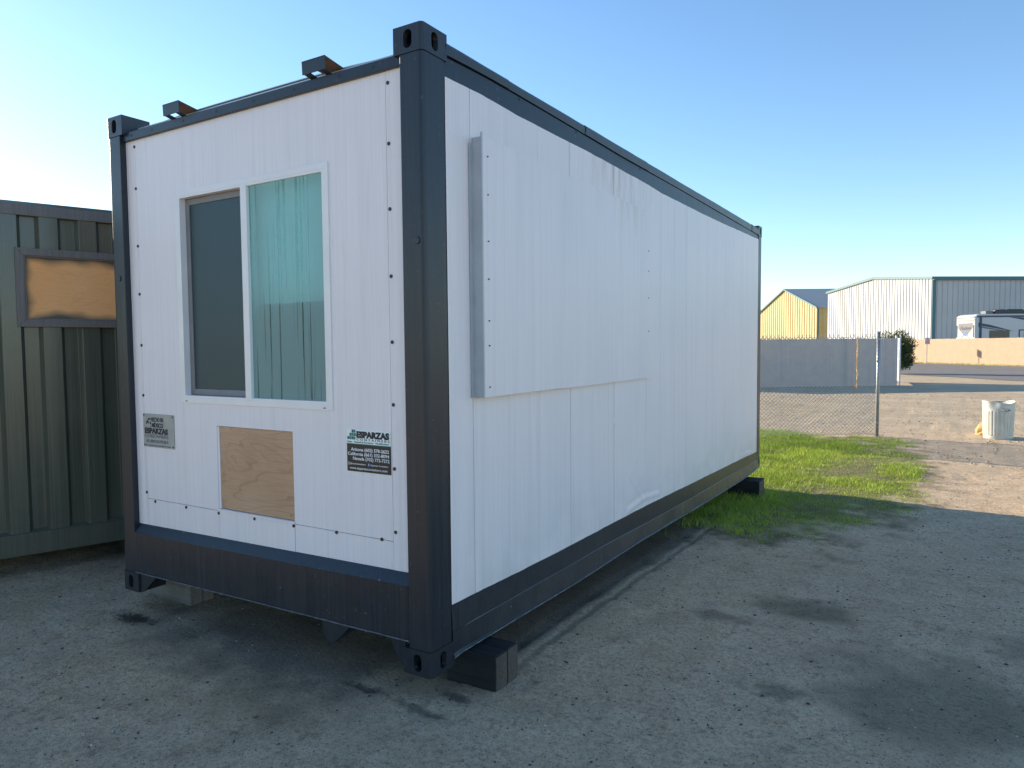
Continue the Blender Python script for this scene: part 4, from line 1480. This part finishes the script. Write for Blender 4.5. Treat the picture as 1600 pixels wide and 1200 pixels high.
bs = CW(21.5, 39.8)
bush = empty('oleander_bush', bs, 0, 'dark green rounded bush behind the end of the grey fence', 'bush')
clumps = [(random.uniform(-.75, .75), random.uniform(-.75, .75), random.uniform(.55, 2.15), random.uniform(.28, .5)) for _ in range(46)]
def bfn(g):
    a, b, c, r2 = clumps[g.randint(len(clumps))]
    f = 1.0 - .42 * abs(c - 1.35) / 1.0
    v = g.normal(size=3); v /= np.linalg.norm(v)
    v *= r2 * g.uniform(.5, 1.0)
    return (a * f + v[0], b * f + v[1], max(.12, c + v[2]))
leafy('foliage', 11000, bfn, .13, leaf_mat('bush_leaf', (.022, .042, .014), (.045, .075, .022)), bush, 4)
st_ = MB()
for i in range(9):
    a = i * .7
    st_.tube([(.1 * math.cos(a), .1 * math.sin(a), -.05), (.35 * math.cos(a), .35 * math.sin(a), .9), (.6 * math.cos(a), .6 * math.sin(a), 1.9)], [.04, .03, .012], 5)
st_.build('stems', simple('bark', (.12, .10, .08), .9), bush)

def bare_tree(loc, h, label, seed, name='bare_tree'):
    t_ = empty(name, loc, 0, label, 'tree', 'leafless trees beyond the lot')
    g = random.Random(seed)
    tr_, tw = MB(), MB()
    def grow(p, d, l_, r2, lev):
        q_ = p + d * l_
        mid = p.lerp(q_, .5) + Vector((g.uniform(-1, 1), g.uniform(-1, 1), 0)) * l_ * .05
        (tr_ if lev < 2 else tw).tube([p, mid, q_], [r2, r2 * .8, r2 * .6], 5 if lev < 3 else 3, False)
        if lev >= 5:
            return
        for i in range(g.choice((2, 3, 3))):
            nd = (d + Vector((g.uniform(-1, 1), g.uniform(-1, 1), g.uniform(-.25, .7))) * .75).normalized()
            grow(q_ if i else p.lerp(q_, .75), nd, l_ * g.uniform(.62, .82), r2 * .55, lev + 1)
    grow(Vector((0, 0, -.1)), Vector((0, 0, 1)), h * .27, h * .022, 0)
    bk = bpy.data.materials.get('bark')
    tr_.build('trunk', bk, t_)
    tw.build('crown', bk, t_)
    return t_
def far_at(px, dep):
    return CW((px - 800) / 1114.3 * dep, dep)
bare_tree(far_at(1194, 142), 10.2, 'leafless tree against the sky left of the yellow shed, nearest the white container', 11)
bare_tree(far_at(1176, 146), 9.5, 'leafless tree mostly hidden behind the far end of the white container', 12)
hd = empty('hedge', far_at(1186, 138), 0, 'low brownish hedge left of the yellow shed', 'hedge')
leafy('foliage', 5000, lambda g: (g.uniform(-7, 3), g.uniform(-3, 3), abs(g.normal()) * 1.3 + .3 + .8 * abs(math.sin(g.uniform(0, 9)))), .35,
      leaf_mat('hedge_leaf', (.06, .05, .035), (.10, .08, .05)), hd, 9)

# grass
def in_patch(x, y):
    d = ((x - .45) / 1.30) ** 2
    near_edge = 3.55 + .35 * np.abs(x - .3) ** 1.3 + np.clip(x - 1.0, 0, 2) * 2.2
    right = 1.78 - .02 * (y - 7) ** 2 * (y > 7) - .35 * np.clip(6 - y, 0, 3)
    far = 12.3
    v = np.minimum(np.minimum((y - near_edge) / .5, (right - x) / .22), (far - y) / .35)
    v = v + 1.5 * fbm(x * 1.6, y * 1.6, 3) + 1.2 * fbm(x * 6, y * 6, 2)
    return np.clip(v, 0, 1) ** .8 * np.clip((y - 3.0) * .6, .12, 1)
def grass(n, xr, yr, dens_fn, hmin, hmax, wdt, seed, name, mat):
    g = np.random.RandomState(seed)
    x = g.uniform(*xr, n * 3); y = g.uniform(*yr, n * 3)
    keep = g.rand(n * 3) < dens_fn(x, y)
    x, y = x[keep][:n], y[keep][:n]
    n = len(x)
    z = ground_z(x, y) - .004
    patch = np.clip(.75 + 1.5 * fbm(x * 1.1 + 9, y * 1.1, 3), .25, 1.6)
    h = (hmin + (hmax - hmin) * g.rand(n) ** 2) * patch
    a = g.uniform(0, 6.283, n); ln = g.uniform(.2, 1.0, n) * h
    dx, dy = np.cos(a) * ln, np.sin(a) * ln
    b = g.uniform(0, 6.283, n); wx, wy = np.cos(b) * wdt / 2, np.sin(b) * wdt / 2
    V = np.zeros((n, 5, 3))
    V[:, 0] = np.stack([x - wx, y - wy, z], 1)
    V[:, 1] = np.stack([x + wx, y + wy, z], 1)
    V[:, 2] = np.stack([x + wx * .7 + dx * .4, y + wy * .7 + dy * .4, z + h * .6], 1)
    V[:, 3] = np.stack([x - wx * .7 + dx * .4, y - wy * .7 + dy * .4, z + h * .6], 1)
    V[:, 4] = np.stack([x + dx, y + dy, z + h], 1)
    base = (np.arange(n) * 5)[:, None]
    F = np.concatenate([base + np.array([0, 1, 2, 3]), base + np.array([3, 2, 4])], 1)
    mb = bpy.data.meshes.new(name)
    mb.vertices.add(n * 5); mb.vertices.foreach_set('co', V.ravel())
    mb.loops.add(n * 7); mb.loops.foreach_set('vertex_index', F.ravel())
    mb.polygons.add(n * 2)
    ls = (np.arange(n) * 7)[:, None] + np.array([0, 4])
    mb.polygons.foreach_set('loop_start', ls.ravel())
    mb.update(calc_edges=True)
    mb.materials.append(mat)
    return link(name, mb)
M_grass = leaf_mat('grass_blade', (.135, .225, .018), (.32, .43, .04), .32)
tag(grass(105000, (-1.6, 2.1), (3.4, 12.6), in_patch, .014, .075, .0055, 21, 'grass', M_grass),
    'patch of short bright green grass at the far end of the white container', 'grass', kind='stuff')
M_weed = leaf_mat('weed_blade', (.05, .075, .02), (.09, .12, .03), .35)
def weeds(x, y):
    v = 0
    for px_, py_, rx, ry, a in ((1.31, 2.12, .16, .09, .9), (1.10, 2.45, .30, .16, .35), (.80, 1.78, .16, .08, .25), (1.22, .92, .12, .06, .5), (1.7, 1.3, .35, .3, .08),
                                (2.78, 9.5, .35, .10, 1.0), (.25, 4.2, .25, .7, .35), (.2, 3.3, .2, .4, .12), (4.2, 9.6, .5, .2, .5)):
        v = v + a * np.exp(-((x - px_) / rx) ** 2 - ((y - py_) / ry) ** 2)
    return np.clip(v, 0, 1)
tag(grass(7000, (-.2, 4.8), (.4, 10.0), weeds, .006, .030, .003, 22, 'weeds', M_weed),
    'thin low weeds sprouting in small tufts on the bare dirt', 'weeds', kind='stuff')
M_dry = leaf_mat('dry_blade', (.36, .34, .10), (.50, .45, .16), .35)
def dry(x, y):
    return np.clip(in_patch(x, y) * .7 * np.clip(.5 + 3 * fbm(x * 2 + 3, y * 2, 2), 0, 1), 0, 1)
tag(grass(9000, (-1.0, 2.1), (4.5, 12.4), dry, .015, .07, .004, 23, 'dry_grass', M_dry),
    'dry straw coloured blades mixed through the green patch', 'grass', kind='stuff')
# weeds along the foot of the tan fence
vg = MB()
g = random.Random(5)
for i in range(1500):
    t_ = g.random()
    p = TA.lerp(TB, t_) + nrm * g.uniform(.1, 1.3)
    h_ = g.uniform(.04, .16)
    a = g.uniform(0, 6.28)
    vg.add([(p.x - .05 * math.cos(a), p.y - .05 * math.sin(a), -.26), (p.x + .05 * math.cos(a), p.y + .05 * math.sin(a), -.26), (p.x + g.uniform(-.1, .1), p.y + g.uniform(-.1, .1), -.25 + h_)], [(0, 1, 2)])
tag(vg.build('verge_weeds', M_dry), 'straggling dry weeds along the foot of the tan fence', 'weeds', kind='stuff')

# ------------------------------------------------------------------ trash can and bag
tc = CW(8.80, 12.86)
tcz = float(ground_z(tc.x, tc.y)) - .004
can = empty('trash_can', (tc.x, tc.y, tcz), 0, 'fluted galvanised steel trash can with dented rim on the sunlit gravel', 'trash can')
M_can = simple('galvanised_can', (.52, .54, .50), .42, .25, .12, 7, .1)
NS = 216
def ring(z, r0, flute, dent=0.0):
    out = []
    for i in range(NS):
        a = 2 * math.pi * i / NS
        fl_ = flute * (1 if math.cos(a * 27) > 0 else -.6) * (0 if z < .05 else 1)
        rr2 = r0 + fl_
        rr2 -= dent * math.exp(-((a - 4.45) / .35) ** 2)
        out.append((rr2 * math.cos(a), rr2 * math.sin(a), z + (.02 * math.sin(a * 2 + .5) if dent else 0)))
    return out + [out[0]]
lv_ = [(a_, b_ * .86, c_, d_) for a_, b_, c_, d_ in [(0, .252, 0, 0), (.035, .256, 0, 0), (.04, .262, 0, 0), (.055, .258, .0, 0), (.07, .262, .0045, 0), (.50, .277, .0045, 0), (.515, .279, 0, 0), (.56, .283, 0, .01),
       (.567, .290, 0, .015), (.58, .290, 0, .018), (.587, .283, 0, .02), (.64, .286, 0, .03), (.648, .296, 0, .03), (.66, .296, 0, .03), (.666, .286, 0, .03)]]
MB().sheet([ring(*a) for a in lv_]).build('bin_body', M_can, can, solid=-.003)
MB().prism([(.213 * math.cos(R(a)), .213 * math.sin(R(a))) for a in range(0, 360, 10)], 'z', .012, .02).build('bin_base', M_can, can)
for a0 in (YAW - math.pi / 2 - .12, YAW + math.pi / 2 - .12):
    px_, py_ = .247 * math.cos(a0), .247 * math.sin(a0)
    u2 = Vector((-math.sin(a0), math.cos(a0), 0)); n2 = Vector((math.cos(a0), math.sin(a0), 0))
    hb = MB()
    c0 = Vector((px_, py_, .53))
    hb.tube([c0 - u2 * .055, c0 - u2 * .055 + n2 * .035, c0 + n2 * .045 - Vector((0, 0, .015)), c0 + u2 * .055 + n2 * .035, c0 + u2 * .055], .007, 6)
    hb.build('handle', M_galv, can, smooth=True)
    pl = MB().tube([c0 - u2 * .055 - n2 * .006, c0 - u2 * .055 + n2 * .010], .018, 8).tube([c0 + u2 * .055 - n2 * .006, c0 + u2 * .055 + n2 * .010], .018, 8)
    pl.build('handle_bracket', M_galv, can)

bp_ = CW(8.82, 13.28)
bz_ = float(ground_z(bp_.x, bp_.y)) - .003
g = np.random.RandomState(8)
rows = []
for j in range(9):
    z = .31 * j / 8
    rad = .17 * (math.sin(math.pi * min(1, .30 + .66 * j / 8)) ** .8) * (1 - .35 * j / 8)
    row = []
    for i in range(16):
        a = 2 * math.pi * i / 16
        rr2 = rad * (1 + .22 * (g.rand() - .5))
        row.append((rr2 * math.cos(a) + .05 * j / 8, rr2 * math.sin(a) * .75, z))
    rows.append(row + [row[0]])
rows.append([(.06, 0, .32)] * 17)
tag(MB().sheet(rows).build('paper_bag', simple('tan_paper', (.55, .33, .14), .75, 0, .15, 6, .3)),
    'crumpled tan bag slumped on the gravel behind the trash can', 'bag').location = (bp_.x, bp_.y, bz_)
